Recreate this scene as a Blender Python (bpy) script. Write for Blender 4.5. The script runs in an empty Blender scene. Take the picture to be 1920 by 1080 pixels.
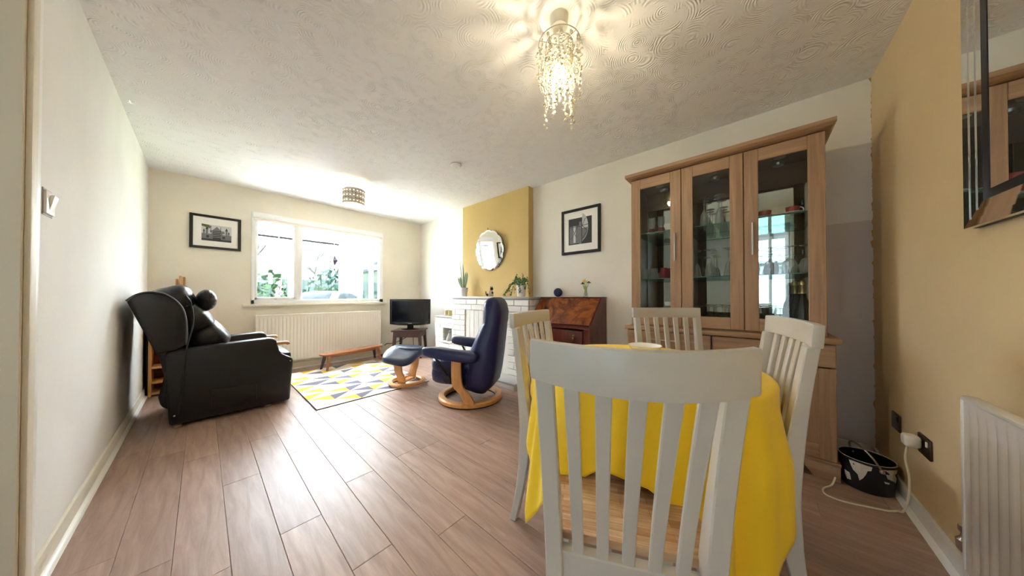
import bpy, bmesh, math, random
from mathutils import Vector, Matrix, noise
random.seed(7)
PI = math.pi
sc = bpy.context.scene
col = sc.collection

# ------------------------------------------------------------------ camera, world, exposure
CAMX, CAMZ, YAW, PITCH, FPX, CY = 0.3922, 1.0217, 0.8464, 0.0096, 513.45, 549.9
cd = bpy.data.cameras.new('camera'); cam = bpy.data.objects.new('camera', cd); col.objects.link(cam)
cd.sensor_width = 36.0; cd.sensor_fit = 'HORIZONTAL'
cd.lens = 36.0 * FPX / 1920.0
cd.shift_y = (CY - 540.0) / 1920.0
cd.clip_start = 0.02; cd.clip_end = 200
cam.location = (CAMX, 0, CAMZ)
cam.rotation_euler = (PI / 2 + PITCH, 0, -YAW)
sc.camera = cam
wd = bpy.data.worlds.new('sky'); sc.world = wd; wd.use_nodes = True
bg = wd.node_tree.nodes['Background']
bg.inputs[0].default_value = (0.92, 0.95, 1.0, 1); bg.inputs[1].default_value = 8.0
sl = bpy.data.lights.new('sun', 'SUN'); sl.energy = 42; sl.angle = .01; sl.color = (.97, .98, 1)
so_ = bpy.data.objects.new('sun', sl); col.objects.link(so_)
so_.rotation_euler = Vector((-.40, .34, -.85)).to_track_quat('-Z', 'Y').to_euler()
sc.view_settings.view_transform = 'Standard'; sc.view_settings.look = 'None'
sc.view_settings.gamma = 1.0; sc.view_settings.use_curve_mapping = False
sc.view_settings.exposure = 1.98
sc.cycles.use_denoising = True
sc.cycles.max_bounces = 14; sc.cycles.diffuse_bounces = 7; sc.cycles.glossy_bounces = 6
sc.cycles.transparent_max_bounces = 32; sc.cycles.transmission_bounces = 12
sc.cycles.sample_clamp_indirect = 6.0
sc.cycles.caustics_reflective = False; sc.cycles.caustics_refractive = False

H = 2.40; W = 3.181; D = 4.848; E0 = -0.561      # room: x 0..W, y E0..D, z 0..H

# ------------------------------------------------------------------ materials
def lin(c):
    if isinstance(c, str):
        c = [int(c[i:i + 2], 16) / 255 for i in (0, 2, 4)]
    return tuple(((x / 12.92) if x <= .04045 else ((x + .055) / 1.055) ** 2.4) for x in c) + (1,)

def newmat(name):
    m = bpy.data.materials.new(name); m.use_nodes = True
    nt = m.node_tree
    return m, nt, nt.nodes['Principled BSDF']

def setp(p, **k):
    for n, v in k.items():
        p.inputs[n].default_value = v

def tex(nt, kind, coord='Object', scale=(1, 1, 1), **k):
    tc = nt.nodes.new('ShaderNodeTexCoord'); mp = nt.nodes.new('ShaderNodeMapping')
    mp.inputs['Scale'].default_value = scale
    nt.links.new(tc.outputs[coord], mp.inputs['Vector'])
    t = nt.nodes.new(kind); nt.links.new(mp.outputs[0], t.inputs['Vector'])
    for n, v in k.items():
        t.inputs[n].default_value = v
    return t

def ramp(nt, fac, stops):
    r = nt.nodes.new('ShaderNodeValToRGB')
    while len(r.color_ramp.elements) < len(stops):
        r.color_ramp.elements.new(0.5)
    for e, (pos, c) in zip(r.color_ramp.elements, stops):
        e.position = pos; e.color = lin(c) if not (isinstance(c, tuple) and len(c) == 4) else c
    nt.links.new(fac, r.inputs['Fac'])
    return r

def bump(nt, p, height, strength=.3, dist=.002):
    b = nt.nodes.new('ShaderNodeBump'); b.inputs['Strength'].default_value = strength
    b.inputs['Distance'].default_value = dist
    nt.links.new(height, b.inputs['Height']); nt.links.new(b.outputs[0], p.inputs['Normal'])

def plain(name, c, rough=.5, metal=0., spec=.5, nb=0., ns=60, nd=.002, **k):
    m, nt, p = newmat(name)
    setp(p, **{'Base Color': lin(c), 'Roughness': rough, 'Metallic': metal, 'Specular IOR Level': spec})
    setp(p, **k)
    if nb:
        t = tex(nt, 'ShaderNodeTexNoise', Scale=ns, Detail=4.0)
        bump(nt, p, t.outputs['Fac'], nb, nd)
    return m

def wood(name, c1, c2, axis='z', rough=.4, s=9., stretch=.06, vary=.25, nb=.1):
    m, nt, p = newmat(name)
    sv = {'x': (stretch, 1, 1), 'y': (1, stretch, 1), 'z': (1, 1, stretch)}[axis]
    t = tex(nt, 'ShaderNodeTexNoise', scale=tuple(s * a * 6 for a in sv), Scale=1.0, Detail=6.0, Roughness=.65, Distortion=.6)
    r = ramp(nt, t.outputs['Fac'], [(.30, c1), (.72, c2)])
    oi = nt.nodes.new('ShaderNodeObjectInfo')
    mr = nt.nodes.new('ShaderNodeMapRange'); mr.inputs[3].default_value = 1 - vary; mr.inputs[4].default_value = 1 + vary * .5
    nt.links.new(oi.outputs['Random'], mr.inputs[0])
    hs = nt.nodes.new('ShaderNodeHueSaturation'); nt.links.new(mr.outputs[0], hs.inputs['Value'])
    nt.links.new(r.outputs[0], hs.inputs['Color']); nt.links.new(hs.outputs[0], p.inputs['Base Color'])
    setp(p, Roughness=rough)
    if nb: bump(nt, p, t.outputs['Fac'], nb, .001)
    return m

def thin_glass(name, tint=(1, 1, 1), rough=0., refl=.06, edge=.9, edge_col=None, body=None, power=4.0):
    m, nt, p = newmat(name); nt.nodes.remove(p)
    out = nt.nodes['Material Output']
    tr = nt.nodes.new('ShaderNodeBsdfTransparent'); tr.inputs[0].default_value = tuple(tint) + (1,)
    gl = nt.nodes.new('ShaderNodeBsdfGlossy'); gl.inputs['Roughness'].default_value = rough
    if edge_col: gl.inputs[0].default_value = tuple(edge_col) + (1,)
    lw = nt.nodes.new('ShaderNodeLayerWeight'); lw.inputs[0].default_value = .5
    pw = nt.nodes.new('ShaderNodeMath'); pw.operation = 'POWER'; pw.inputs[1].default_value = 4.0
    mr = nt.nodes.new('ShaderNodeMapRange'); mr.inputs[3].default_value = refl; mr.inputs[4].default_value = edge
    mx = nt.nodes.new('ShaderNodeMixShader')
    nt.links.new(lw.outputs['Facing'], pw.inputs[0]); nt.links.new(pw.outputs[0], mr.inputs[0])
    nt.links.new(mr.outputs[0], mx.inputs[0]); nt.links.new(tr.outputs[0], mx.inputs[1]); nt.links.new(gl.outputs[0], mx.inputs[2])
    pw.inputs[1].default_value = power
    if body:
        df = nt.nodes.new('ShaderNodeBsdfDiffuse'); df.inputs[0].default_value = tuple(body) + (1,)
        m5 = nt.nodes.new('ShaderNodeMixShader'); m5.inputs[0].default_value = .45
        nt.links.new(gl.outputs[0], m5.inputs[1]); nt.links.new(df.outputs[0], m5.inputs[2]); nt.links.new(m5.outputs[0], mx.inputs[2])
    nt.links.new(mx.outputs[0], out.inputs[0])
    return m

def emit(name, c, s):
    m, nt, p = newmat(name)
    setp(p, **{'Base Color': lin(c), 'Emission Color': lin(c), 'Emission Strength': s})
    return m

def wall_mat(name, c, rough=.75, smear=False):
    m, nt, p = newmat(name)
    t = tex(nt, 'ShaderNodeTexNoise', Scale=2.2, Detail=3.0)
    c0 = lin(c)
    a = tuple(x * .955 for x in c0[:3]) + (1,); b = tuple(min(1, x * 1.03) for x in c0[:3]) + (1,)
    r = ramp(nt, t.outputs['Fac'], [(.3, a), (.7, b)])
    src = r.outputs[0]
    if smear:   # ragged ochre cutting-in line where the two paint colours meet at the corner
        tc = nt.nodes.new('ShaderNodeTexCoord'); sx = nt.nodes.new('ShaderNodeSeparateXYZ')
        nt.links.new(tc.outputs['Object'], sx.inputs[0])
        n2 = tex(nt, 'ShaderNodeTexNoise', Scale=16.0, Detail=5.0)
        ma = nt.nodes.new('ShaderNodeMath'); ma.operation = 'MULTIPLY_ADD'; ma.inputs[1].default_value = -.05; ma.inputs[2].default_value = E0 + .025
        nt.links.new(n2.outputs['Fac'], ma.inputs[0])
        ad = nt.nodes.new('ShaderNodeMath'); ad.operation = 'LESS_THAN'
        nt.links.new(sx.outputs['Y'], ad.inputs[0]); nt.links.new(ma.outputs[0], ad.inputs[1])
        mx = nt.nodes.new('ShaderNodeMix'); mx.data_type = 'RGBA'
        nt.links.new(ad.outputs[0], mx.inputs[0]); nt.links.new(src, mx.inputs[6]); mx.inputs[7].default_value = lin('b98a44')
        src = mx.outputs[2]
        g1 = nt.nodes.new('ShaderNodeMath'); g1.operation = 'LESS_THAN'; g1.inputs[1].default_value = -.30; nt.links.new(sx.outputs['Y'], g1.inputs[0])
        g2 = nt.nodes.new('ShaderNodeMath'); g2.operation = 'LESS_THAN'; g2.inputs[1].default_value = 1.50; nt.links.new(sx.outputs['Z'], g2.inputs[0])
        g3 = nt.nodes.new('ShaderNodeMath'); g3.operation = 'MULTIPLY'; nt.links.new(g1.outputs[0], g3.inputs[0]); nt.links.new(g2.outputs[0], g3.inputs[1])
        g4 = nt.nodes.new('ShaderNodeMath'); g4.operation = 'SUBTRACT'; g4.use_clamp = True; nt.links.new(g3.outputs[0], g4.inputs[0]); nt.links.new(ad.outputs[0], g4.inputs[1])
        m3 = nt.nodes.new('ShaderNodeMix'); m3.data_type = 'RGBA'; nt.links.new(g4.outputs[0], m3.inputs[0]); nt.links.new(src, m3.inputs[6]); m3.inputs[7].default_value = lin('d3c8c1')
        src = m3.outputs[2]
    nt.links.new(src, p.inputs['Base Color'])
    setp(p, Roughness=rough); p.inputs['Specular IOR Level'].default_value = .25
    t2 = tex(nt, 'ShaderNodeTexNoise', Scale=95.0, Detail=3.0)
    bump(nt, p, t2.outputs['Fac'], .25, .002)
    return m

M = {}
M['wall_left'] = wall_mat('cream white wall paint', 'e9e8e4')
M['wall_back'] = wall_mat('pale cream wall paint', 'ebe5d6')
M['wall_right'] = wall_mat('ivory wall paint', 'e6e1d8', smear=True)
M['ochre'] = wall_mat('ochre wall paint', 'e0c99f')
M['ochre_breast'] = wall_mat('mustard wall paint', 'caae74')
# artex ceiling: overlapping combed fans
m, nt, p = newmat('swirled textured ceiling'); M['ceiling'] = m
setp(p, **{'Base Color': lin('efeeee'), 'Roughness': .9, 'Specular IOR Level': .2})
nz = tex(nt, 'ShaderNodeTexNoise', Scale=3.0, Detail=2.0)
vo = tex(nt, 'ShaderNodeTexVoronoi', Scale=6.5)
mu = nt.nodes.new('ShaderNodeMath'); mu.operation = 'MULTIPLY_ADD'; mu.inputs[1].default_value = 85.0
n4 = nt.nodes.new('ShaderNodeMath'); n4.operation = 'MULTIPLY'; n4.inputs[1].default_value = 22.0
nt.links.new(nz.outputs['Fac'], n4.inputs[0]); nt.links.new(n4.outputs[0], mu.inputs[2]); nt.links.new(vo.outputs['Distance'], mu.inputs[0])
si = nt.nodes.new('ShaderNodeMath'); si.operation = 'SINE'; nt.links.new(mu.outputs[0], si.inputs[0])
nz2 = tex(nt, 'ShaderNodeTexNoise', Scale=16.0, Detail=3.0)
rz2 = ramp(nt, nz2.outputs['Fac'], [(.45, '000000'), (.62, 'ffffff')])
m2 = nt.nodes.new('ShaderNodeMath'); m2.operation = 'MULTIPLY'
nt.links.new(si.outputs[0], m2.inputs[0]); nt.links.new(rz2.outputs['Color'], m2.inputs[1])
bump(nt, p, m2.outputs[0], .5, .0045)

M['trim'] = plain('white gloss trim', 'f1efe9', .35)
M['trim_cream'] = plain('cream gloss trim', 'e6e0cf', .4)
M['door_cream'] = plain('cream painted door', 'e4ddcc', .5)
M['plank'] = wood('grey brown oak laminate', '997a6b', 'bda08f', 'y', .42, 5., .10, .16, .05)
M['subfloor'] = plain('dark floor joint', '4a3e36', .8)
M['hall'] = plain('taupe hall paint', 'd2cec8', .8)
M['hall_floor'] = plain('dark hall floor', '5a4a40', .6)
M['upvc'] = plain('white window plastic', 'f4f5f6', .3)
M['glass'] = thin_glass('clear window glass', (.97, .985, .985), 0, .03, .7)
M['dimming_glass'] = thin_glass('dimming tint conservatory glass', (.225, .245, .25), 0, .02, .3)  # tint is added to dim the sky and garden behind these panes
M['door_glass'] = thin_glass('tinted obscure door glass', (.42, .455, .46), .12, .04, .4)
M['rad'] = plain('cream white radiator enamel', 'efeae0', .35)
M['rad2'] = plain('white radiator enamel', 'f1eff0', .3)
M['chrome'] = plain('chrome', 'd5d6d8', .15, 1.)
M['steel'] = plain('brushed steel', 'c4c2bd', .3, 1.)
M['black'] = plain('black plastic', '17171a', .4)
M['track'] = plain('matt black metal', '0a0a0c', .8, 0, .1)
M['black_gloss'] = plain('gloss black plastic', '111215', .15)
M['leather_black'] = plain('black leather', '0b0a14', .40, nb=.25, ns=160, nd=.001)
M['leather_cush'] = plain('soft black leather cushion', '110f15', .36, nb=.35, ns=14, nd=.01)
M['piping'] = plain('grey leather piping', '4d4c55', .3)
M['leather_blue'] = plain('navy blue leather', '1b2050', .38, nb=.2, ns=150, nd=.001)
M['leather_stool'] = plain('faded navy leather', '26344e', .34, nb=.25, ns=12, nd=.006)
M['beech'] = wood('honey beech', 'c98d4e', 'dba566', 'z', .35, 6., .1, .05, .03)
M['pine'] = wood('honey pine', 'bb8049', 'd09a5e', 'z', .45, 6., .1, .05, .03)
M['teak'] = wood('teak', '8a4f2b', 'a86a3d', 'x', .4, 6., .1, .05, .05)
M['dark_oak'] = wood('dark stained oak', '3a2420', '51342c', 'z', .35, 6., .1, .05, .05)
M['oak'] = wood('oak veneer upright grain', '8e6e53', 'b48f6c', 'z', .45, 7., .05, .06, .08)
M['oak_h'] = wood('oak veneer level grain', '97755a', 'ba9672', 'y', .45, 7., .05, .06, .08)
M['oak_dark'] = plain('dark oak interior', '74563f', .5)
M['mahogany'] = wood('red mahogany', '4d1e16', '6e2f20', 'z', .28, 6., .1, .05, .03)
m, nt, p = newmat('burr walnut veneer'); M['burr'] = m
t = tex(nt, 'ShaderNodeTexNoise', Scale=5.0, Detail=7.0, Distortion=2.2, Roughness=.6)
r = ramp(nt, t.outputs['Fac'], [(.3, '3a1a10'), (.46, '6d3318'), (.58, '93501f'), (.75, '5a2713')]); nt.links.new(r.outputs[0], p.inputs['Base Color'])
setp(p, Roughness=.22)
M['paint_white'] = plain('grey white painted wood', 'cdc8c1', .30, nb=.05, ns=30)
# butcher-block seat
m, nt, p = newmat('finger jointed seat wood'); M['seat'] = m
br = tex(nt, 'ShaderNodeTexBrick', scale=(1, 1, 1), Scale=1.0); br.offset = .37
br.inputs['Brick Width'].default_value = .11; br.inputs['Row Height'].default_value = .022; br.inputs['Mortar Size'].default_value = .0004
br.inputs['Color1'].default_value = lin('c49c78'); br.inputs['Color2'].default_value = lin('e0c3a2'); br.inputs['Mortar'].default_value = lin('8a6039')
t = tex(nt, 'ShaderNodeTexNoise', scale=(12, 120, 40), Scale=1.0, Detail=4.0)
r = ramp(nt, t.outputs['Fac'], [(.3, 'b98f68'), (.7, 'ffffff')])
mx = nt.nodes.new('ShaderNodeMix'); mx.data_type = 'RGBA'; mx.blend_type = 'MULTIPLY'; mx.inputs[0].default_value = .6
nt.links.new(br.outputs['Color'], mx.inputs[6]); nt.links.new(r.outputs[0], mx.inputs[7]); nt.links.new(mx.outputs[2], p.inputs['Base Color'])
setp(p, Roughness=.4)
M['cloth'] = plain('yellow polyester tablecloth', 'ffd51e', .55, nb=.06, ns=25, nd=.004, **{'Sheen Weight': .15})
M['china'] = plain('white china', 'f2f2f0', .2)
M['brick'] = plain('white painted brick', 'dedad2', .6, nb=.35, ns=45, nd=.003)
M['mortar'] = plain('painted mortar', 'b9b4aa', .85, nb=.3, ns=80, nd=.002)
M['slab'] = plain('grey stone slab', 'b9b8b6', .35, nb=.1, ns=30)
M['rug_cream'] = plain('cream rug wool', 'e9e1d1', .95, nb=.4, ns=300, nd=.003)
M['rug_white'] = plain('white rug wool', 'f2ede4', .95, nb=.4, ns=300, nd=.003)
M['rug_yellow'] = plain('yellow rug wool', 'e5bf4a', .95, nb=.4, ns=300, nd=.003)
M['rug_grey'] = plain('slate rug wool', '6d6a76', .95, nb=.4, ns=300, nd=.003)
M['rug_edge'] = plain('dark rug binding', '3b3230', .9)
M['screen'] = plain('dark tv screen', '10131a', .12)
M['frame_black'] = plain('black picture frame', '1c1a22', .4)
M['mat_white'] = plain('white picture mount', 'f0eeeb', .8)
M['mirror'] = plain('mirror silver', 'f2f5f6', .0, 1.)
M['bevel'] = plain('bevelled mirror edge', 'f2f5f6', .03, 1.)
M['dark_edge'] = plain('dark mirror backing', '171a22', .4)
M['print_dark'] = plain('dark grey print', '3a3a3e', .6)
M['print_mid'] = plain('mid grey print', '77777b', .6)
M['print_light'] = plain('light grey print', 'c9c9cb', .6)
M['print_green'] = plain('green tinted print', '5a6a3f', .6)
M['cabinet_mirror'] = plain('cabinet mirror', 'dfe9ea', .01, 1.)
M['door_pane'] = thin_glass('cabinet door glass', (.95, .97, .965), 0, .03, .5)
M['shelf_glass'] = thin_glass('glass shelf', (.88, .96, .94), 0, .05, .6, (.5, .75, .7))
M['shelf_edge'] = plain('green glass edge', '3b6b63', .1)
M['glassware'] = thin_glass('clear glassware', (.93, .95, .95), .02, .10, .95, None, (.85, .9, .9), 2.2)
M['glass_red'] = thin_glass('cranberry glassware', (.80, .10, .25), .02, .15, .9, None, (.65, .05, .15), 2.2)
M['glass_green'] = thin_glass('green glassware', (.35, .65, .5), .02, .12, .9, None, (.2, .5, .35), 2.2)
M['cup_red'] = plain('brick red glaze', 'a03f33', .25)
M['bottle'] = plain('dark bottle glass', '10151a', .08)
M['foil'] = plain('gold foil', 'b8a878', .35, .8)
M['bead'] = plain('crystal bead', 'fbf3d8', .06, 0, .9, **{'Transmission Weight': .75, 'IOR': 1.5})
M['bulb_warm'] = emit('warm lamp bulb', 'ffe6a0', 3.5)
M['bulb_white'] = emit('bright lamp bulb', 'fff3d8', 6.)
M['shade_a'] = plain('pierced cream lampshade', 'cdc6ba', .6)
M['shade_b'] = emit('glowing shade hole', 'ffe6b4', 1.0)
M['plastic_white'] = plain('white plastic', 'eceae6', .35)
M['leaf'] = plain('dark green leaf', '3c5e38', .4)
M['leaf_edge'] = plain('yellow leaf margin', 'a8ad5c', .4)
M['ivy'] = plain('ivy leaf', '4f8048', .45)
M['soil'] = plain('potting soil', '3a2c22', .9)
M['pot'] = plain('pale grey ceramic', 'e2dfdf', .35)
M['petal_yellow'] = plain('yellow petal', 'eec52a', .5)
M['petal_purple'] = plain('dark purple petal', '2c2350', .5)
M['stem'] = plain('pale green stem', '9ab84f', .5)
M['ball'] = plain('cobalt blue glaze', '27305f', .45)
M['calico_b'] = plain('black glazed patch', '2a1c22', .3)
M['calico_w'] = plain('cream glazed body', 'cdbcae', .3)
M['stone_grey'] = plain('grey stone', 'a8a7a6', .6)
M['candle'] = plain('yellow candle wax', 'd9c25a', .5)
M['brass'] = plain('old brass', '8d7a4c', .35, .9)
M['socket_dark'] = plain('dark bronze plate', '4a3a30', .35, .3)
M['cable_white'] = plain('cream cable', 'e3ddc8', .5)
M['bucket'] = plain('black bucket plastic', '15161c', .35)
M['paint_blob'] = plain('dried cream paint', 'd6cec3', .6)
M['sofa'] = plain('blue grey sofa fabric', '20282e', .9)
M['roof'] = None
M['grass'] = plain('lawn', '7f9a66', .95)
M['paving'] = plain('pale paving', 'ebe9e4', .9)
M['fence'] = wood('pale weathered fence', '8d9a9a', 'b3bcba', 'z', .8, 6., .1, .15, .05)
M['hedge'] = plain('hedge leaves', '6f8f62', .8)
M['hedge2'] = plain('blue green leaves', '5f857c', .8)
M['bark'] = plain('grey bark', '8b8078', .9)
M['pink'] = plain('pink blossom', 'a03a58', .6)
M['amethyst'] = plain('purple crystal', '1c0c26', .2, 0, .3)
M['render'] = plain('pale house render', 'e4e2de', .8)
M['tile'] = plain('grey roof tiles', '6f7680', .8)
# polycarbonate roof
m, nt, p = newmat('white polycarbonate roof'); M['roof'] = m; nt.nodes.remove(p)
a = nt.nodes.new('ShaderNodeBsdfTranslucent'); a.inputs[0].default_value = (.9, .93, .95, 1)
b = nt.nodes.new('ShaderNodeBsdfTransparent'); b.inputs[0].default_value = (.95, .97, 1, 1)
mx = nt.nodes.new('ShaderNodeMixShader'); mx.inputs[0].default_value = .55
nt.links.new(b.outputs[0], mx.inputs[1]); nt.links.new(a.outputs[0], mx.inputs[2]); nt.links.new(mx.outputs[0], nt.nodes['Material Output'].inputs[0])

# ------------------------------------------------------------------ mesh builder
class MB:
    def __init__(s): s.v = []; s.f = []; s.mi = []; s.cur = 0
    def add(s, vs, fs):
        o = len(s.v); s.v += [tuple(q) for q in vs]
        s.f += [tuple(i + o for i in f) for f in fs]; s.mi += [s.cur] * len(fs); return s
    def box(s, x0, x1, y0, y1, z0, z1):
        vs = [(x, y, z) for x in (x0, x1) for y in (y0, y1) for z in (z0, z1)]
        return s.add(vs, [(0, 1, 3, 2), (4, 6, 7, 5), (0, 4, 5, 1), (2, 3, 7, 6), (0, 2, 6, 4), (1, 5, 7, 3)])
    def obox(s, c, size, R=None):
        R = R or Matrix.Identity(3); hx, hy, hz = [q / 2 for q in size]; c = Vector(c)
        vs = [c + R @ Vector((x, y, z)) for x in (-hx, hx) for y in (-hy, hy) for z in (-hz, hz)]
        return s.add(vs, [(0, 1, 3, 2), (4, 6, 7, 5), (0, 4, 5, 1), (2, 3, 7, 6), (0, 2, 6, 4), (1, 5, 7, 3)])
    def loft(s, rings, closed=True, cap=True):
        n = len(rings[0]); vs = [q for r in rings for q in r]; fs = []
        for i in range(len(rings) - 1):
            for j in range(n if closed else n - 1):
                k = (j + 1) % n
                fs.append((i * n + j, i * n + k, (i + 1) * n + k, (i + 1) * n + j))
        if cap and closed:
            fs.append(tuple(reversed(range(n)))); fs.append(tuple((len(rings) - 1) * n + j for j in range(n)))
        return s.add(vs, fs)
    def tube(s, path, r, n=8, cap=True):
        path = [Vector(q) for q in path]; rings = []
        up = None
        for i, q in enumerate(path):
            d = (path[min(i + 1, len(path) - 1)] - path[max(i - 1, 0)]).normalized()
            if up is None:
                up = Vector((0, 0, 1)) if abs(d.z) < .9 else Vector((1, 0, 0))
            a = (up - d * up.dot(d))
            a = a.normalized() if a.length > 1e-6 else d.orthogonal().normalized()
            up = a; b = d.cross(a)
            rr = r[i] if isinstance(r, (list, tuple)) else r
            rings.append([q + (a * math.cos(t) + b * math.sin(t)) * rr for t in [2 * PI * k / n for k in range(n)]])
        return s.loft(rings, True, cap)
    def lathe(s, prof, n=24, c=(0, 0, 0), axis='z', closed_prof=False, sy=1.):
        c = Vector(c); rings = []
        for (r, h) in prof:
            ring = []
            for k in range(n):
                t = 2 * PI * k / n; x, y = r * math.cos(t), r * math.sin(t) * sy
                ring.append(c + (Vector((x, y, h)) if axis == 'z' else Vector((h, x, y)) if axis == 'x' else Vector((y, h, x))))
            rings.append(ring)
        if closed_prof: rings.append(rings[0])
        return s.loft(rings, True, not closed_prof)
    def prism(s, poly, axis, a, b):
        def P(u, v, w): return {'x': (w, u, v), 'y': (u, w, v), 'z': (u, v, w)}[axis]
        n = len(poly)
        vs = [P(u, v, a) for u, v in poly] + [P(u, v, b) for u, v in poly]
        fs = [tuple(range(n)), tuple(reversed(range(n, 2 * n)))] + [(i, i + n, (i + 1) % n + n, (i + 1) % n) for i in range(n)]
        return s.add(vs, fs)
    def sphere(s, c, r, nu=16, nv=10, e=1.):
        c = Vector(c); rx, ry, rz = r if isinstance(r, (list, tuple)) else (r, r, r)
        def sg(v, p): return math.copysign(abs(v) ** p, v)
        rings = []
        for i in range(nv + 1):
            ph = -PI / 2 + PI * (i + (.02 if i == 0 else -.02 if i == nv else 0)) / nv
            rings.append([c + Vector((rx * sg(math.cos(ph), e) * sg(math.cos(t), e), ry * sg(math.cos(ph), e) * sg(math.sin(t), e), rz * sg(math.sin(ph), e)))
                          for t in [2 * PI * k / nu for k in range(nu)]])
        return s.loft(rings)
    def xf(s, mat, start=0):
        s.v[start:] = [tuple(mat @ Vector(q)) for q in s.v[start:]]; return s
    def mesh(s, name, mats, bev=0., seg=2, smooth=True, ang=35., sub=0):
        me = bpy.data.meshes.new(name); me.from_pydata(s.v, [], s.f)
        for mm in (mats if isinstance(mats, (list, tuple)) else [mats]): me.materials.append(mm)
        if any(s.mi):
            me.polygons.foreach_set('material_index', s.mi)
        bm = bmesh.new(); bm.from_mesh(me)
        bmesh.ops.recalc_face_normals(bm, faces=bm.faces)
        if bev:
            es = [e for e in bm.edges if len(e.link_faces) == 2 and e.calc_face_angle(0) > math.radians(28)]
            if es:
                bmesh.ops.bevel(bm, geom=es, offset=bev, segments=seg, profile=.5, affect='EDGES', clamp_overlap=True)
        bm.to_mesh(me); bm.free()
        if smooth:
            me.polygons.foreach_set('use_smooth', [True] * len(me.polygons))
            me.set_sharp_from_angle(angle=math.radians(ang))
        return me
    def obj(s, name, mats, parent=None, **k):
        sub = k.pop('sub', 0)
        o = bpy.data.objects.new(name, s.mesh(name, mats, **k)); col.objects.link(o)
        if parent: o.parent = parent
        if sub:
            md = o.modifiers.new('sub', 'SUBSURF'); md.levels = sub; md.render_levels = sub
        return o

def tag(o, label=None, cat=None, group=None, kind=None):
    if label: o['label'] = label
    if cat: o['category'] = cat
    if group: o['group'] = group
    if kind: o['kind'] = kind
    return o

def thing(name, label, cat, loc=(0, 0, 0), rz=0., group=None, kind=None):
    o = bpy.data.objects.new(name, None); col.objects.link(o); o.empty_display_size = .1
    o.location = loc; o.rotation_euler = (0, 0, rz)
    return tag(o, label, cat, group, kind)

def copy_tree(o, parent=None):
    c = o.copy(); col.objects.link(c); c.parent = parent
    for ch in list(o.children): copy_tree(ch, c)
    return c

def inst(name, me, parent, loc=(0, 0, 0), rot=(0, 0, 0)):
    o = bpy.data.objects.new(name, me); col.objects.link(o); o.parent = parent; o.location = loc; o.rotation_euler = rot
    return o

def face_rot(fx, fy): return math.atan2(-fx, fy)      # local +Y looks along (fx, fy)

def rrect(w, d, r, n=4):
    pts = []
    for cx, cy, a0 in ((w / 2 - r, d / 2 - r, 0), (-w / 2 + r, d / 2 - r, PI / 2), (-w / 2 + r, -d / 2 + r, PI), (w / 2 - r, -d / 2 + r, 3 * PI / 2)):
        for k in range(n + 1):
            t = a0 + PI / 2 * k / n; pts.append((cx + r * math.cos(t), cy + r * math.sin(t)))
    return pts

def smooth_path(pts, n=8):
    P = [Vector(q) for q in pts]; out = []
    for i in range(len(P) - 1):
        p0, p1, p2, p3 = P[max(i - 1, 0)], P[i], P[i + 1], P[min(i + 2, len(P) - 1)]
        for k in range(n):
            t = k / n
            out.append(.5 * ((2 * p1) + (p2 - p0) * t + (2 * p0 - 5 * p1 + 4 * p2 - p3) * t * t + (3 * p1 - p0 - 3 * p2 + p3) * t ** 3))
    out.append(P[-1]); return out

# ------------------------------------------------------------------ room shell
def struct(name, mb, mat, **k):
    o = mb.obj(name, mat, **k); o['kind'] = 'structure'; return o

T = .2
# window opening
WX0, WX1, WZ0, WZ1 = .803, 2.472, .915, 2.112
fl = struct('floor', MB().box(-.02, W + .02, E0 - .02, D + .02, -.08, -.012), M['subfloor'], smooth=False)
PW, PL = .1487, 1.130
joints = {0: 1.10, 1: .75, 2: 1.699, 3: 1.490, 4: 2.143, 5: 1.524, 6: 1.125, 7: 1.678, 8: 1.015, 9: 1.705}
def plank_mesh(w, l):
    return MB().box(.0006, w - .0006, .0006, l - .0006, -.012, 0).mesh('plank', M['plank'], bev=.0012, seg=1, smooth=False)
full = plank_mesh(PW, PL)
x = .471 - 4 * PW; ci = -1
while x < W:
    x0, x1 = max(x, 0), min(x + PW, W)
    j0 = joints.get(ci + 1, (ci * .437) % PL) % PL
    y = j0 - PL * 2
    while y < D:
        y0, y1 = max(y, E0), min(y + PL, D)
        if y1 - y0 > .01:
            me = full if (x1 - x0 > PW - .001 and y1 - y0 > PL - .001) else plank_mesh(x1 - x0, y1 - y0)
            inst('plank', me, fl, (x0, y0, 0))
        y += PL
    x += PW; ci += 1
struct('ceiling', MB().box(-.02, W + .02, E0 - .02, D + .02, H, H + .06), M['ceiling'], smooth=False)
b = MB()
b.box(-.1, WX0, D, D + T, 0, H); b.box(WX1, W + .1, D, D + T, 0, H)
b.box(WX0, WX1, D, D + T, 0, WZ0); b.box(WX0, WX1, D, D + T, WZ1, H)
struct('wall_back', b, M['wall_back'], smooth=False)
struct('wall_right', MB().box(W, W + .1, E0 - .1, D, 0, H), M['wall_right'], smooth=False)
struct('wall_front', MB().box(-.1, W, E0 - .1, E0, 0, H), M['ochre'], smooth=False)
# left wall: doorway in view, glazed door nearer the camera
DY0, DY1 = -.45, 1.80
b = MB()
b.box(-.1, 0, E0, DY0, 0, H); b.box(-.1, 0, DY1, D, 0, H); b.box(-.1, 0, DY0, DY1, 2.05, H)
struct('wall_left', b, M['wall_left'], smooth=False)
struct('chimney_breast', MB().box(3.085, W, 2.107, 3.413, 0, H), M['ochre_breast'], bev=.003, seg=1)

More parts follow.
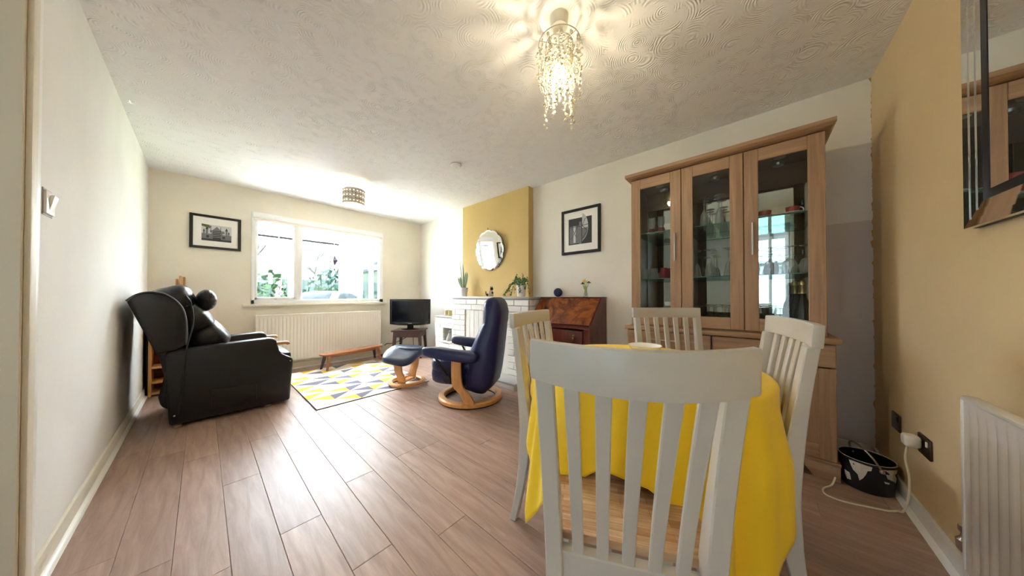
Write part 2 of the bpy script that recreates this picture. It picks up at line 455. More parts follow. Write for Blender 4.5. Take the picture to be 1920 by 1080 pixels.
def baseboard(name, x0, x1, y0, y1, nx, ny, mat, strips):
    t, h = .014, .085
    bb = MB()
    a = (min(x0, x0 + nx * t), max(x1, x1 + nx * t), min(y0, y0 + ny * t), max(y1, y1 + ny * t))
    bb.box(*a, 0.001, h)
    o = struct(name, bb, mat, bev=.004, seg=2)
    if strips:
        q = .018
        c = MB()
        if nx:
            xs = x0 + nx * t; c.prism([(xs, .0005), (xs + nx * q, .0005), (xs + nx * q * .8, q * .6), (xs + nx * q * .4, q * .95), (xs, q)], 'y', y0, y1)
        else:
            ys = y0 + ny * t; c.prism([(ys, .0005), (ys + ny * q, .0005), (ys + ny * q * .8, q * .6), (ys + ny * q * .4, q * .95), (ys, q)], 'x', x0, x1)
        c.obj('beading', M['trim'], o)
    return o
baseboard('baseboard_left', 0, 0, 1.875, D, 1, 0, M['trim_cream'], True)
baseboard('baseboard_back', .02, W - .02, D, D, 0, -1, M['trim_cream'], True)
baseboard('baseboard_right', W, W, E0 + .02, 1.10, -1, 0, M['trim'], True)
baseboard('baseboard_front', .0, W - .02, E0, E0, 0, 1, M['trim'], True)

# doorway in the left wall (only its far jamb shows) and the hall behind it
d1 = thing('door_1', 'cream painted doorway jamb and architrave at the left edge', 'doorway', (0, 0, 0), kind='structure')
for (ya, yb) in ((DY1 - .03, DY1 + .004), (DY0 - .004, DY0 + .03)): MB().box(-.11, .004, ya, yb, 0, 2.05).obj('door_lining', M['door_cream'], d1, bev=.002, seg=1)
MB().box(-.11, .004, DY0, DY1, 2.02, 2.055).obj('door_head', M['door_cream'], d1, bev=.002, seg=1)
for (ya, yb) in ((DY1 - .018, DY1 + .032), (DY0 - .06, DY0 + .018)): MB().box(.004, .017, ya, yb, 0, 2.10).obj('architrave', M['door_cream'], d1, bev=.004, seg=2)
MB().box(.004, .017, DY0 - .06, DY1 + .032, 2.035, 2.10).obj('head_architrave', M['door_cream'], d1, bev=.004, seg=2)
MB().box(.0005, .014, DY1 + .033, DY1 + .073, 0, 2.13).obj('architrave_edge', M['trim'], d1, bev=.004, seg=2)
HX = -1.6
b = MB(); b.box(HX, -.1, DY1 + .004, DY1 + .1, 0, H); b.box(HX, -.1, E0 - .1, E0, 0, H); struct('wall_hall_side', b, M['hall'], smooth=False)
struct('floor_hall', MB().box(HX, -.02, E0, DY1 + .1, -.06, -.002), M['hall_floor'], smooth=False)
struct('ceiling_hall', MB().box(HX, -.02, E0, DY1 + .1, H, H + .06), M['hall'], smooth=False)
b = MB(); ww = ((-.50, .02), (.92, 1.36))
b.box(HX - .1, HX, E0, ww[0][0], 0, H); b.box(HX - .1, HX, ww[0][1], ww[1][0], 0, H); b.box(HX - .1, HX, ww[1][1], DY1 + .1, 0, H)
for (ya, yb) in ww: b.box(HX - .1, HX, ya, yb, 2.2, H); b.box(HX - .1, HX, ya, yb, 0, .12)
struct('wall_hall', b, M['hall'], smooth=False)
for k, (ya, yb) in enumerate(ww):
    d2 = thing('window_%d' % (k + 2), 'white glazed hall door seen in the cabinet mirror', 'window', (HX, 0, 0), kind='structure')
    for yy in (ya, (ya + yb) / 2 - .025, yb - .05): MB().box(-.06, .01, yy, yy + .05, .12, 2.2).obj('frame', M['trim'], d2, bev=.003, seg=1)
    for zz in (.12, 1.62, 2.14): MB().box(-.05, .0, ya, yb, zz, zz + .06).obj('frame_rail', M['trim'], d2, bev=.003, seg=1)
    MB().box(-.03, -.026, ya, yb, .12, 2.2).obj('pane', M['door_glass'], d2, smooth=False)

# ------------------------------------------------------------------ window
w1 = thing('window_1', 'white framed window looking into the conservatory', 'window', (0, D, 0), kind='structure')
yf0, yf1 = .0, .07
b = MB()
b.box(WX0, WX0 + .035, -.012, yf1, WZ0, WZ1); b.box(WX1 - .06, WX1, -.012, yf1, WZ0, WZ1)
b.box(WX0, WX1, -.012, yf1, WZ0, WZ0 + .055); b.box(WX0, WX1, -.012, yf1, WZ1 - .02, WZ1)
b.obj('frame', M['upvc'], w1, bev=.004)
MB().box(1.262, 1.335, .0, yf1, WZ0 + .055, WZ1 - .02).obj('mullion', M['upvc'], w1, bev=.004)
s1 = MB(); s1.box(.838, .862, -.006, .06, .97, 2.02); s1.box(1.238, 1.262, -.006, .06, .97, 2.02); s1.box(.838, 1.262, -.006, .06, .97, 1.005); s1.box(.838, 1.262, -.006, .06, 1.99, 2.092)
so = s1.obj('opening_sash', M['upvc'], w1, bev=.004)
MB().box(1.03, 1.06, -.022, -.006, .975, .985).obj('handle', M['steel'], so, bev=.002)
MB().box(1.335, 2.412, .02, .05, 1.995, 2.092).obj('top_rail', M['upvc'], w1, bev=.003)
MB().box(.862, 1.238, .028, .034, 1.005, 1.99).obj('pane', M['glass'], w1, smooth=False)
MB().box(1.335, 2.412, .028, .034, .97, 1.995).obj('pane', M['glass'], w1, smooth=False)
bl = MB(); bl.box(WX0 + .012, WX1 - .012, -.03, .0, 2.035, 2.10)
bo = bl.obj('blind_cassette', M['upvc'], w1, bev=.008)
MB().box(WX0 + .02, WX1 - .02, -.022, -.012, 2.005, 2.037).obj('blind_hem', plain('pinkish blind fabric', 'f0e6de', .8), bo, bev=.003)
MB().box(.722, 2.532, -.045, .03, .885, .917).obj('window_sill', M['trim_cream'], w1, bev=.008)

# ------------------------------------------------------------------ conservatory and garden
cs = thing('conservatory', 'white framed conservatory beyond the back window', 'conservatory', (0, 0, 0))
CX0, CX1, CY1 = -1.6, 2.78, 7.45
MB().box(CX0, CX1 + .1, D + T, CY1 + .1, -.06, .0).obj('floor_slab', M['paving'], cs, smooth=False)
b = MB(); b.box(CX0, CX1 + .06, CY1, CY1 + .08, 0, .62); b.obj('low_wall', M['render'], cs, bev=.005)
b = MB(); b.box(CX1, CX1 + .06, D + T, CY1 + .08, 0, .62); b.obj('side_low_wall', M['render'], cs, bev=.005)
b = MB(); b.box(CX0, CX1 + .06, CY1 - .01, CY1 + .08, 2.06, 2.26); b.obj('eaves_beam', M['upvc'], cs, bev=.006)
b = MB(); b.box(CX1 - .01, CX1 + .07, D + T, CY1, 2.06, 2.26); b.obj('side_eaves_beam', M['upvc'], cs, bev=.006)
for (xa, wd_) in ((CX0, .09), (.05, .08), (1.60, .14), (CX1 - .22, .28), (-.75, .08)):
    MB().box(xa, xa + wd_, CY1, CY1 + .07, .62, 2.08).obj('post', M['upvc'], cs, bev=.006)
for (ya, wd_) in ((D + T, .09), (5.55, .12), (6.15, .12), (6.75, .16), (7.2, .12)):
    MB().box(CX1, CX1 + .06, ya, ya + wd_, .62, 2.08).obj('side_post', M['upvc'], cs, bev=.006)
for (xa, xb) in ((1.74, CX1 - .22), (.13, 1.60)):
    if xa > 1: MB().box(xa, xb, CY1 + .01, CY1 + .06, 1.70, 1.80).obj('transom', M['upvc'], cs, bev=.006)
    MB().box(xa, xb, CY1 + .03, CY1 + .036, .62, 2.06).obj('pane', M['dimming_glass'], cs, smooth=False)
for (ya, yb) in ((5.67, 6.15), (6.27, 6.75), (6.91, 7.2)):
    MB().box(CX1 + .02, CX1 + .05, ya, yb, 1.62, 1.67).obj('side_transom', M['upvc'], cs, bev=.004)
    MB().box(CX1 + .03, CX1 + .036, ya, yb, .62, 2.06).obj('pane', M['dimming_glass'], cs, smooth=False)
# sloping roof
b = MB(); b.add([(CX0, D + T, 3.0), (CX1 + .1, D + T, 3.0), (CX1 + .1, CY1 + .15, 2.28), (CX0, CY1 + .15, 2.28), (CX0, D + T, 3.02), (CX1 + .1, D + T, 3.02), (CX1 + .1, CY1 + .15, 2.30), (CX0, CY1 + .15, 2.30)],
                [(0, 1, 2, 3), (4, 7, 6, 5), (0, 4, 5, 1), (1, 5, 6, 2), (2, 6, 7, 3), (3, 7, 4, 0)])
b.obj('roof_sheet', M['roof'], cs, smooth=False)
for k in range(8):
    xa = CX0 + .1 + k * .62
    b = MB(); b.add([(xa, D + T, 2.93), (xa + .05, D + T, 2.93), (xa + .05, CY1, 2.22), (xa, CY1, 2.22), (xa, D + T, 2.99), (xa + .05, D + T, 2.99), (xa + .05, CY1, 2.28), (xa, CY1, 2.28)],
                    [(0, 1, 2, 3), (4, 7, 6, 5), (0, 4, 5, 1), (1, 5, 6, 2), (2, 6, 7, 3), (3, 7, 4, 0)])
    b.obj('glazing_bar', M['upvc'], cs, smooth=False)
def hang(path): return smooth_path(path, 4)
tr = MB().tube([(-1.0, 6.0, 2.01), (2.13, 6.0, 2.01)], .020, 8)
sp = tr.obj('spotlight_track', M['track'], None)
tag(sp, 'thin black lighting track under the conservatory eaves', 'light track')
MB().tube([(1.82, 6.0, 2.0), (1.82, 6.0, 1.93)], [.015, .035], 8).obj('spot', M['black'], sp)
# hanging crystal
cr = thing('hanging_crystal', 'dark purple faceted crystal hanging in the window', 'ornament', (1.82, 5.15, 1.60))
MB().lathe([(.002, -.085), (.066, .0), (.002, .085)], 6).obj('prism', M['amethyst'], cr, smooth=False)
MB().tube([(0, 0, .07), (0, 0, 1.28)], .0015, 5).obj('thread', M['plastic_white'], cr)
# blossom mobile
bm_ = thing('blossom_garland', 'pink blossom garland hanging in the left window pane', 'ornament', (1.2, 5.6, 1.0))
b = MB()
for k in range(26):
    t = random.random(); b.sphere((random.gauss(0, .03 + .05 * (t > .6)), random.gauss(0, .03), t * .75 if t > .5 else t * .5), random.uniform(.012, .03), 6, 4)
o = b.obj('blossoms', M['pink'], bm_); o['kind'] = 'stuff'
MB().tube(hang([(0, 0, 0), (.02, 0, .4), (-.02, 0, .75), (0, 0, 1.8)]), .003, 5).obj('thread', M['plastic_white'], bm_)
# sofa in the conservatory, only its back shows over the sill
sf = thing('sofa', 'blue grey sofa back seen over the window sill', 'sofa', (2.05, 6.35, 0))
MB().sphere((0, .0, .88), (.52, .18, .24), 20, 10, .6).obj('backrest', M['sofa'], sf)
MB().sphere((0, .35, .42), (.60, .36, .12), 20, 8, .45).obj('seat', M['sofa'], sf)
for sx in (-.58, .58): MB().sphere((sx, .3, .5), (.12, .42, .22), 14, 8, .5).obj('armrest', M['sofa'], sf)
MB().box(-.6, .6, -.05, .68, .03, .36).obj('base', M['sofa'], sf, bev=.03)
# garden
struct('garden_lawn', MB().box(-14, 18, D + T, 40, -.25, -.1), M['grass'], smooth=False)
fc = thing('garden_fence', 'pale weathered board fence at the end of the garden', 'fence', (0, 13.0, -.1))
bme = MB().box(0, .145, 0, .02, 0, 1.75).mesh('fence_board', M['fence'], bev=.004, seg=1, smooth=False)
for k in range(64): inst('board', bme, fc, (-2.2 + k * .15, (k % 2) * .012, 0))
MB().box(-2.3, 7.6, .035, .08, 1.45, 1.52).obj('rail', M['fence'], fc)
def leafball(name, label, loc, r, h, mat, seed, group, cat='bush', trunk=0):
    rnd = random.Random(seed)
    t = thing(name, label, cat, loc, 0, group)
    b = MB()
    for k in range(420):
        u, v = rnd.random() * 2 * PI, math.acos(2 * rnd.random() - 1); q = rnd.uniform(.65, 1.)
        c = Vector((r * q * math.sin(v) * math.cos(u), r * q * math.sin(v) * math.sin(u), trunk + h / 2 + h / 2 * q * math.cos(v)))
        n = Vector((rnd.gauss(0, 1), rnd.gauss(0, 1), rnd.gauss(0, 1))).normalized(); a = n.orthogonal().normalized(); d = n.cross(a); s_ = rnd.uniform(.06, .13)
        b.add([c - a * s_, c + d * s_ * .6, c + a * s_, c - d * s_ * .6], [(0, 1, 2, 3)])
    o = b.obj('foliage', mat, t, smooth=False); o['kind'] = 'stuff'
    MB().tube([(0, 0, 0), (.03, .02, trunk + h * .5)], [.06, .03], 8).obj('trunk', M['bark'], t)
    return t
G = 'shrubs outside the conservatory'
leafball('garden_bush', 'pale green shrub in front of fence behind the left pane', (1.6, 12.0, -.1), .9, 2.0, M['hedge'], 1, G)
leafball('garden_bush', 'blue green shrub in front of fence behind the wide pane', (3.6, 11.6, -.1), 1.0, 2.1, M['hedge2'], 2, G)
leafball('garden_bush', 'large shrub right outside the conservatory side glazing', (4.7, 8.6, -.1), .9, 1.9, M['hedge2'], 3, G)
leafball('garden_bush', 'mixed green shrub further along the side glazing', (5.6, 10.4, -.1), 1.0, 2.2, M['hedge'], 4, G)
leafball('garden_bush', 'low green shrub at the conservatory corner', (2.9, 9.6, -.1), .6, 1.4, M['hedge'], 5, G)
def bare_tree(label, loc, seed):
    rnd = random.Random(seed); t = thing('bare_tree', label, 'tree', loc, 0, 'bare trees beyond the fence')
    b = MB()
    def br(p, d, l, r, n):
        q = p + d * l; b.tube([p, p.lerp(q, .5) + Vector((rnd.gauss(0, .03), rnd.gauss(0, .03), 0)), q], [r, r * .85, r * .65], 5)
        if n:
            for _ in range(3):
                e = (d + Vector((rnd.gauss(0, .5), rnd.gauss(0, .5), rnd.uniform(-.1, .4)))).normalized(); br(q, e, l * .72, r * .6, n - 1)
    br(Vector((0, 0, 0)), Vector((0, 0, 1)), 1.5, .09, 4)
    b.obj('branches', M['bark'], t)
bare_tree('tall bare tree beyond fence in the left pane', (1.6, 15.5, -.1), 3)
bare_tree('bare tree beyond fence in the wide pane', (4.4, 16.5, -.1), 8)
nh = thing('neighbour_house', 'pale rendered house with grey tiled roof beyond the garden', 'house', (9.5, 15.0, -.1))
MB().box(-1.8, 3.0, 0, 6, 0, 2.7).obj('wall', M['render'], nh, smooth=False)
MB().prism([(-2.0, 2.7), (3.2, 2.7), (.6, 4.4)], 'y', -.2, 6.2).obj('roof', M['tile'], nh, smooth=False)
MB().box(-.9, .3, -.03, .0, 1.0, 2.1).obj('window', M['screen'], nh)

# ------------------------------------------------------------------ dining chairs
def dining_chair(label, loc, f, width=.44, top=.942, rail=.066, lean=.060, taper=.012, bw=.022):
    t = thing('dining_chair', label, 'chair', (loc[0], loc[1], 0), face_rot(*f), 'dining chairs around the yellow table')
    P = M['paint_white']; hw = width / 2; pw = .034
    def by(z):                                   # centre line of the back, side view
        return -.20 - lean * max(0, (z - .44) / (top - .44)) ** 1.25 if z > .44 else -.20 - .066 * ((.44 - z) / .44) ** 1.8
    def bow(x): return -bw * (1 - (x / hw) ** 2)
    # top rail
    b = MB(); rings = []
    for k in range(13):
        x = -hw + width * k / 12; yy = by(top - .03) + bow(x)
        th = .013
        rings.append([(x, yy - th, top - rail), (x, yy + th, top - rail), (x, yy + th - .004, top), (x, yy - th - .004, top)])
    b.loft(rings); b.obj('top_rail', P, t, bev=.004, seg=2)
    px = hw - pw / 2 - .008
    for sx in (-1, 1):
        b = MB(); rings = []
        for k in range(22):
            z = 0.001 + (top - rail) * k / 21; w_ = .016 + .003 * (z > .3); d_ = .015 + .010 * math.exp(-((z - .42) / .22) ** 2); yy = by(z); xx = sx * (px - taper * (1 - z / top))
            rings.append([(xx - w_, yy - d_, z), (xx + w_, yy - d_, z), (xx + w_, yy + d_, z), (xx - w_, yy + d_, z)])
        b.loft(rings); b.obj('rear_leg', P, t, bev=.003, seg=1)
        b = MB(); b.loft([[(sx * .165 + a, .145 + c, z) for a, c in ((-r, -r), (r, -r), (r, r), (-r, r))] for z, r in ((.001, .013), (.40, .02), (.435, .02))]); b.obj('front_leg', P, t, bev=.003, seg=1)
    for k in range(5):
        xx = (k - 2) * (2 * px / 6); b = MB(); rings = []
        for q in range(12):
            z = .415 + (top - rail - .413) * q / 11; u = xx * (1 - .10 * (1 - (z - .41) / (top - .41))); yy = by(z) + bow(xx) * (z - .40) / (top - .40); w_ = .0125 + .003 * (z - .42) / .5
            rings.append([(u - w_, yy - .007, z), (u + w_, yy - .007, z), (u + w_, yy + .007, z), (u - w_, yy + .007, z)])
        b.loft(rings); b.obj('slat', P, t, bev=.0025, seg=1)
    b = MB(); b.box(-px + .02, px - .02, -.215, -.185, .375, .435); b.box(-.15, .15, .135, .16, .375, .435)
    for sx in (-1, 1): b.box(sx * .172 - .011, sx * .172 + .011, -.19, .145, .375, .435)
    b.obj('seat_frame', P, t, bev=.003, seg=1)
    wr, wf, r = .185, .20, .03
    poly = [(-wr, -.186)] + [(wr, -.186)] + [(wf, .135), (wf - .012, .168), (wf - .04, .18), (0, .183), (-wf + .04, .18), (-wf + .012, .168), (-wf, .135)]
    MB().prism(poly, 'z', .437, .460).obj('seat', M['seat'], t, bev=.006, seg=2)
    return t
dining_chair('white slat back chair seen from behind, closest to the camera', (1.20, .303), (.894, .447), .405, .932, .083, .085, .03, .082)
dining_chair('white slat back chair beside the window side of the yellow table', (1.585, .615), (.219, -.975))
dining_chair('white slat back chair between the yellow table and the display cabinet', (2.265, .275), (-.75, -.66), .45)
dining_chair('white slat back chair nearest the ochre wall and paint bucket', (1.68, .165), (-.2, .98))

# ------------------------------------------------------------------ table and cloth
TX, TY, TR, TZ = 1.625, .38, .435, .735
tb = thing('dining_table', 'round dining table hidden under the yellow tablecloth', 'table', (TX, TY, 0))
MB().lathe([(.01, TZ - .028), (TR - .01, TZ - .028), (TR, TZ - .02), (TR, TZ - .006), (TR - .006, TZ), (.01, TZ)], 48).obj('tabletop', M['paint_white'], tb)
for (a, ra) in ((140, .36), (45, .36), (322, .405), (232, .36)):
    q = math.radians(a); cx, cy = ra * math.cos(q), ra * math.sin(q)
    MB().loft([[(cx + u, cy + v, z) for u, v in ((-r, -r), (r, -r), (r, r), (-r, r))] for z, r in ((.001, .014), (.706, .02))]).obj('leg', M['paint_white'], tb, bev=.003, seg=1)
def cloth():
    b = MB(); n = 192; a0 = math.radians(102); A = .60; prof = []
    S = [i / 10 * (TR - .012) for i in range(11)]
    rings = []
    for j in range(0, 11 + 26):
        ring = []
        for k in range(n):
            t = 2 * PI * k / n; d_ = t - a0
            c = abs(math.sin(2 * d_)); cor = max(0, (c - .30) / .70) ** 1.1          # 1 at the cloth's corners
            ex_, ey_ = math.cos(d_), math.sin(d_); o1, o2 = .10 * math.cos(math.radians(237) - a0), .10 * math.sin(math.radians(237) - a0)
            L = min((A + o1 * math.copysign(1, ex_)) / max(abs(ex_), 1e-6), (A + o2 * math.copysign(1, ey_)) / max(abs(ey_), 1e-6)) * (1 + .13 * cor)
            if j < 11:
                r = S[j]; z = TZ + .004
            else:
                s = (j - 10) / 26 * (L - TR + .012)
                R0 = .016
                if s < R0 * PI / 2:
                    al = s / R0; r = TR - .012 + R0 * math.sin(al); z = TZ + .004 - R0 * (1 - math.cos(al))
                else:
                    dd = s - R0 * PI / 2
                    fold = .022 * math.sin(13 * t + 1.0) + .014 * math.sin(7 * t + .4) + .016 * math.sin(24 * t + .5) * cor - .022 * math.exp(-((t - 4.66) / .12) ** 2)
                    nf = math.sin(math.atan2(math.sin(4 * d_ + PI), math.cos(4 * d_ + PI)) * 1.8) * cor
                    fl_ = .03 + cor * (.11 if abs(t - 2.566) < .8 else -.02 if abs(t - 4.136) < .8 else .04)
                    g = min(1, dd / .18)
                    r = TR + .004 + dd * fl_ + g * fold * (.35 + .8 * cor) + .026 * nf * g
                    z = TZ + .004 - R0 - dd * math.sqrt(1 - fl_ * fl_)
            ring.append((r * math.cos(t), r * math.sin(t), z))
        rings.append(ring)
    b.loft(rings, True, False)
    b.f.append(tuple(range(n))); b.mi.append(0)
    return b
tc = cloth().obj('tablecloth', M['cloth'], None, ang=80)
tc.location = (TX, TY, 0)
md = tc.modifiers.new('thick', 'SOLIDIFY'); md.thickness = .0012; md.offset = 1
tag(tc, 'bright yellow cloth draped over the round dining table', 'tablecloth')
pl = MB().lathe([(.03, .0), (.045, .002), (.07, .020), (.078, .034), (.075, .034), (.066, .020), (.04, .005), (.005, .004)], 32).obj('bowl', M['china'], None)
pl.location = (1.87, .415, TZ + .006)
tag(pl, 'small white china bowl on the yellow cloth near the far chair', 'bowl')

# ------------------------------------------------------------------ black riser recliner
rc = thing('recliner_chair', 'black leather wing recliner leaning back by the left wall', 'armchair', (.58, 3.70, 0))
ox, oy = .58, 3.70
Y0, Y1 = 3.34, 4.08
prof = [(.232, .025), (.955, .025), (.978, .40), (.972, .425), (.93, .448), (.895, .475), (.876, .51), (.862, .56), (.855, .60), (.838, .625), (.80, .632), (.30, .606), (.235, .600), (.205, .575), (.205, .40)]
LB = M['leather_black']
for (ya, yb) in ((Y0, Y0 + .125), (Y1 - .125, Y1)):
    a = MB().prism([(u - ox, v) for u, v in prof], 'y', ya - oy, yb - oy).obj('armrest', LB, rc, bev=.022, seg=3)
    if ya == Y0:
        MB().prism([(.45 - ox, .10), (.72 - ox, .10), (.717 - ox, .232), (.60 - ox, .242), (.45 - ox, .262)], 'y', Y0 - oy - .008, Y0 - oy + .01).obj('side_pocket', LB, a, bev=.004)
        MB().sphere((.955 - ox, Y0 - oy - .001, .40), .006, 8, 6).obj('stud', M['steel'], a)
        MB().sphere((.255 - ox, Y0 - oy - .001, .10), .006, 8, 6).obj('stud', M['steel'], a)
for (yc, sgn) in ((Y0 + .06, 1), (Y1 - .06, -1)):
    p_ = smooth_path([(.83, yc, .570), (.89, yc, .572), (.935, yc, .570), (.955, yc, .552)], 5)
    b = MB(); b.tube([(q[0] - ox, q[1] - oy, q[2]) for q in p_], [.016] * 12 + [.015, .014, .012, .008], 10)
    b.obj('hand_grip', M['beech'], rc)
MB().box(.25 - ox, .93 - ox, Y0 + .12 - oy, Y1 - .12 - oy, .05, .36).obj('base', LB, rc, bev=.02)
MB().sphere((.66 - ox, 0 + .01, .41), (.33, .26, .085), 28, 10, .45).obj('seat_cushion', M['leather_cush'], rc)
MB().box(.93 - ox, .985 - ox, Y0 + .13 - oy, Y1 - .13 - oy, .06, .46).obj('leg_rest', LB, rc, bev=.02, seg=3)
wing = [(.032, .985), (.075, 1.030), (.13, 1.050), (.19, 1.042), (.245, 1.000), (.285, .935), (.304, .86), (.312, .76), (.312, .64), (.25, .60), (.165, .585)]
for (ya, yb) in ((Y0 + .005, Y0 + .075), (Y1 - .075, Y1 - .005)):
    wg = MB().prism([(u - ox, v) for u, v in wing], 'y', ya - oy, yb - oy).obj('wing', LB, rc, bev=.012, seg=2)
    yy = ya if ya < 3.7 else yb
    path = smooth_path([(u - ox, yy - oy, v) for u, v in wing[:9]], 4)
    MB().tube(path, .0065, 6).obj('piping', M['piping'], wg)
# back shell, lower flap
shell = [(.035, .98), (.10, 1.03), (.20, .95), (.27, .60), (.30, .40), (.30, .14), (.225, .13), (.185, .17), (.172, .24), (.20, .40), (.165, .60)]
MB().prism([(u - ox, v) for u, v in shell], 'y', Y0 + .07 - oy, Y1 - .07 - oy).obj('backrest', LB, rc, bev=.02, seg=3)
def pillow(name, c, half, tilt, e=.55):
    R = Matrix.Rotation(tilt, 4, 'Y'); b = MB().sphere((0, 0, 0), half, 28, 14, e)
    b.v = [(x, y, z * (1 + .05 * math.cos(9 * y / half[1]))) for x, y, z in b.v]
    b.xf(Matrix.Translation(Vector((c[0] - ox, c[1] - oy, c[2]))) @ R)
    return b.obj(name, M['leather_cush'], rc)
pillow('head_cushion', (.235, 3.71, .985), (.12, .30, .115), -.35)
pillow('back_cushion', (.345, 3.71, .83), (.10, .285, .14), -.50)
pillow('lumbar_cushion', (.43, 3.71, .67), (.115, .27, .13), -.60)
b = MB(); b.tube(smooth_path([(q[0] - ox, q[1] - oy, q[2]) for q in ((.30, 3.45, 1.03), (.335, 3.36, .95), (.345, 3.335, .80), (.315, 3.330, .62), (.302, 3.330, .45), (.295, 3.330, .30), (.28, 3.332, .18), (.27, 3.36, .03))], 6), .005, 6)
b.obj('handset_cable', M['black'], rc)
for (u, v) in ((.27, Y0 + .03), (.80, Y0 + .04), (.27, Y1 - .03), (.90, Y1 - .04)):
    MB().lathe([(.02, .001), (.024, .008), (.024, .02), (.012, .03)], 12, (u - ox, v - oy, 0)).obj('castor', M['steel'], rc)
# bolster pillow on the recliner
nb_ = thing('neck_pillow', 'round black leather bolster resting on the recliner headrest', 'cushion', (.415, 3.70, .985))
b = MB(); rings = []
for k in range(25):
    u = -1 + 2 * k / 24; r = .090 * (1 - abs(u) ** 7) ** .5 if abs(u) < 1 else .004
    ring = []
    for q in range(48):
        t = 2 * PI * q / 48; pl_ = 1 + (.06 * math.cos(14 * t) * max(0, (abs(u) - .6) / .4))
        rr = max(.004, r * pl_); ring.append((rr * .72 * math.cos(t), u * .24, rr * 1.02 * math.sin(t)))
    rings.append(ring)
b.loft(rings); b.obj('cover', M['leather_cush'], nb_, ang=60)
for s_ in (-1, 1): MB().sphere((0, s_ * .24, 0), (.012, .006, .012), 10, 6).obj('button', M['leather_black'], nb_)

# pine shelf unit, dark board and airer behind the recliner
bc = thing('shelf_unit', 'low honey pine shelf unit behind the recliner', 'shelf unit', (.0, 4.56, 0))
for xa in (.034, .38): MB().box(xa, xa + .022, 0, .22, .001, .86).obj('side', M['pine'], bc, bev=.002, seg=1)
for zz in (.02, .13, .28, .56, .838): MB().box(.056, .38, .0, .22, zz, zz + .022).obj('shelf', M['pine'], bc, bev=.002, seg=1)
MB().box(.05, .39, .222, .228, .02, .85).obj('back_panel', M['teak'], bc)
bb = MB().box(.016, .030, 4.60, 4.80, .002, .82).obj('board', M['black'], None, bev=.002)
tag(bb, 'flat black board slotted between left wall and pine shelf', 'board')
ar = thing('folded_airer', 'folded wooden airer rods standing behind the recliner', 'airer', (0, 4.66, 0))
for (xa, ztop) in ((.202, 1.21), (.228, 1.245), (.254, 1.235), (.42, .92)):
    MB().box(xa - .009, xa + .009, .135, .155, .002, ztop).obj('rod', M['pine'], ar, bev=.003, seg=1)
for zz in (.35, .9): MB().tube([(.19, .165, zz), (.43, .165, zz)], .008, 8).obj('cross_bar', M['pine'], ar)

# ------------------------------------------------------------------ radiators
def radiator(name, label, length, z0, z1, n, mat, loc, rz):
    t = thing(name, label, 'radiator', loc, rz)     # local: x along wall, +y away from wall
    hgt = z1 - z0
    b = MB(); poly = []
    pit = length / n
    for k in range(n):
        x = k * pit
        poly += [(x + .02 * pit, .0), (x + .18 * pit, .0), (x + .30 * pit, -.0045), (x + .42 * pit, -.0045), (x + .58 * pit, -.0), (x + .98 * pit, 0)]
    def ring(z, sc_): return [(x, y * sc_, z) for x, y in poly]
    zs = [(z0, 0), (z0 + .03, 0), (z0 + .055, 1), (z1 - .06, 1), (z1 - .03, 0), (z1, 0)]
    b.loft([ring(z, s_) for z, s_ in zs], closed=False)
    back = MB()
    b.xf(Matrix.Translation((0, 0.0, 0)))
    fp = b.obj('front_panel', mat, t, ang=50)
    MB().box(.0, length, -.03, -.009, z0 + .005, z1 - .005).obj('back_panel', mat, t, bev=.003)
    MB().box(-.006, length + .006, -.028, .004, z1 - .006, z1 + .008).obj('top_cap', mat, t, bev=.006)
    for xa in (-.006, length - .004): MB().box(xa, xa + .010, -.028, .004, z0, z1).obj('side_cap', mat, t, bev=.005)
    for xa in (.15, length - .15): MB().box(xa - .02, xa + .02, -.09, -.03, z0 + .1, z1 - .1).obj('bracket', M['steel'], t)
    me = MB().obox((0, .0005, 0), (pit * .34, .002, .005)).mesh('dimple', M['print_mid'] if mat is M['rad2'] else plain('radiator dimple shade', 'b8b0a2', .6), smooth=False)
    return t, fp
r1, _ = radiator('radiator', 'long cream panel radiator under the window', 1.55, .135, .765, 40, M['rad'], (2.395, D - .105, 0), PI)
for (xa, s_) in ((-.03, 1), (1.58, -1)):
    MB().tube([(xa, -.02, .001), (xa, -.02, .16)], .008, 8).obj('pipe', M['rad'], r1)
    MB().lathe([(.012, 0), (.018, .008), (.018, .045), (.010, .055)], 12, (xa, -.02, .15)).obj('valve', M['plastic_white'], r1)
    MB().tube([(xa, -.02, .165), (xa + s_ * .03, -.02, .165)], .010, 8).obj('tail', M['chrome'], r1)
r2, _ = radiator('radiator', 'white panel radiator on the ochre wall', 1.0, .205, .715, 25, M['rad2'], (.905, E0 + .095, 0), 0)
MB().tube([(1.098, -.035, .001), (1.098, -.035, .22)], .009, 10).obj('pipe', M['rad2'], r2)
MB().lathe([(.012, 0), (.02, .01), (.022, .04), (.014, .05), (.012, .06), (.017, .068), (.017, .085)], 14, (1.098, -.035, .205)).obj('valve', M['chrome'], r2)
MB().tube([(1.098, -.035, .225), (.99, -.035, .225)], .012, 10).obj('tail', M['chrome'], r2)

# ------------------------------------------------------------------ bench
bn = thing('low_bench', 'long low teak bench on the rug below the radiator', 'bench', (1.885, 4.475, 0), math.radians(11))
MB().prism(rrect(.86, .175, .035), 'z', .205, .228).obj('bench_top', M['teak'], bn, bev=.004)
MB().box(-.34, .34, -.035, .035, .165, .205).obj('apron', M['teak'], bn, bev=.003)
for sx in (-1, 1):
    for sy in (-1, 1):
        b = MB(); b.loft([[(sx * xx + u, sy * yy + v, z) for u, v in ((-r, -r * .8), (r, -r * .8), (r, r * .8), (-r, r * .8))] for z, xx, yy, r in ((.009, .395, .082, .012), (.206, .355, .05, .019))])
        b.obj('leg', M['dark_oak'] if sy > 0 else M['teak'], bn, bev=.002, seg=1)

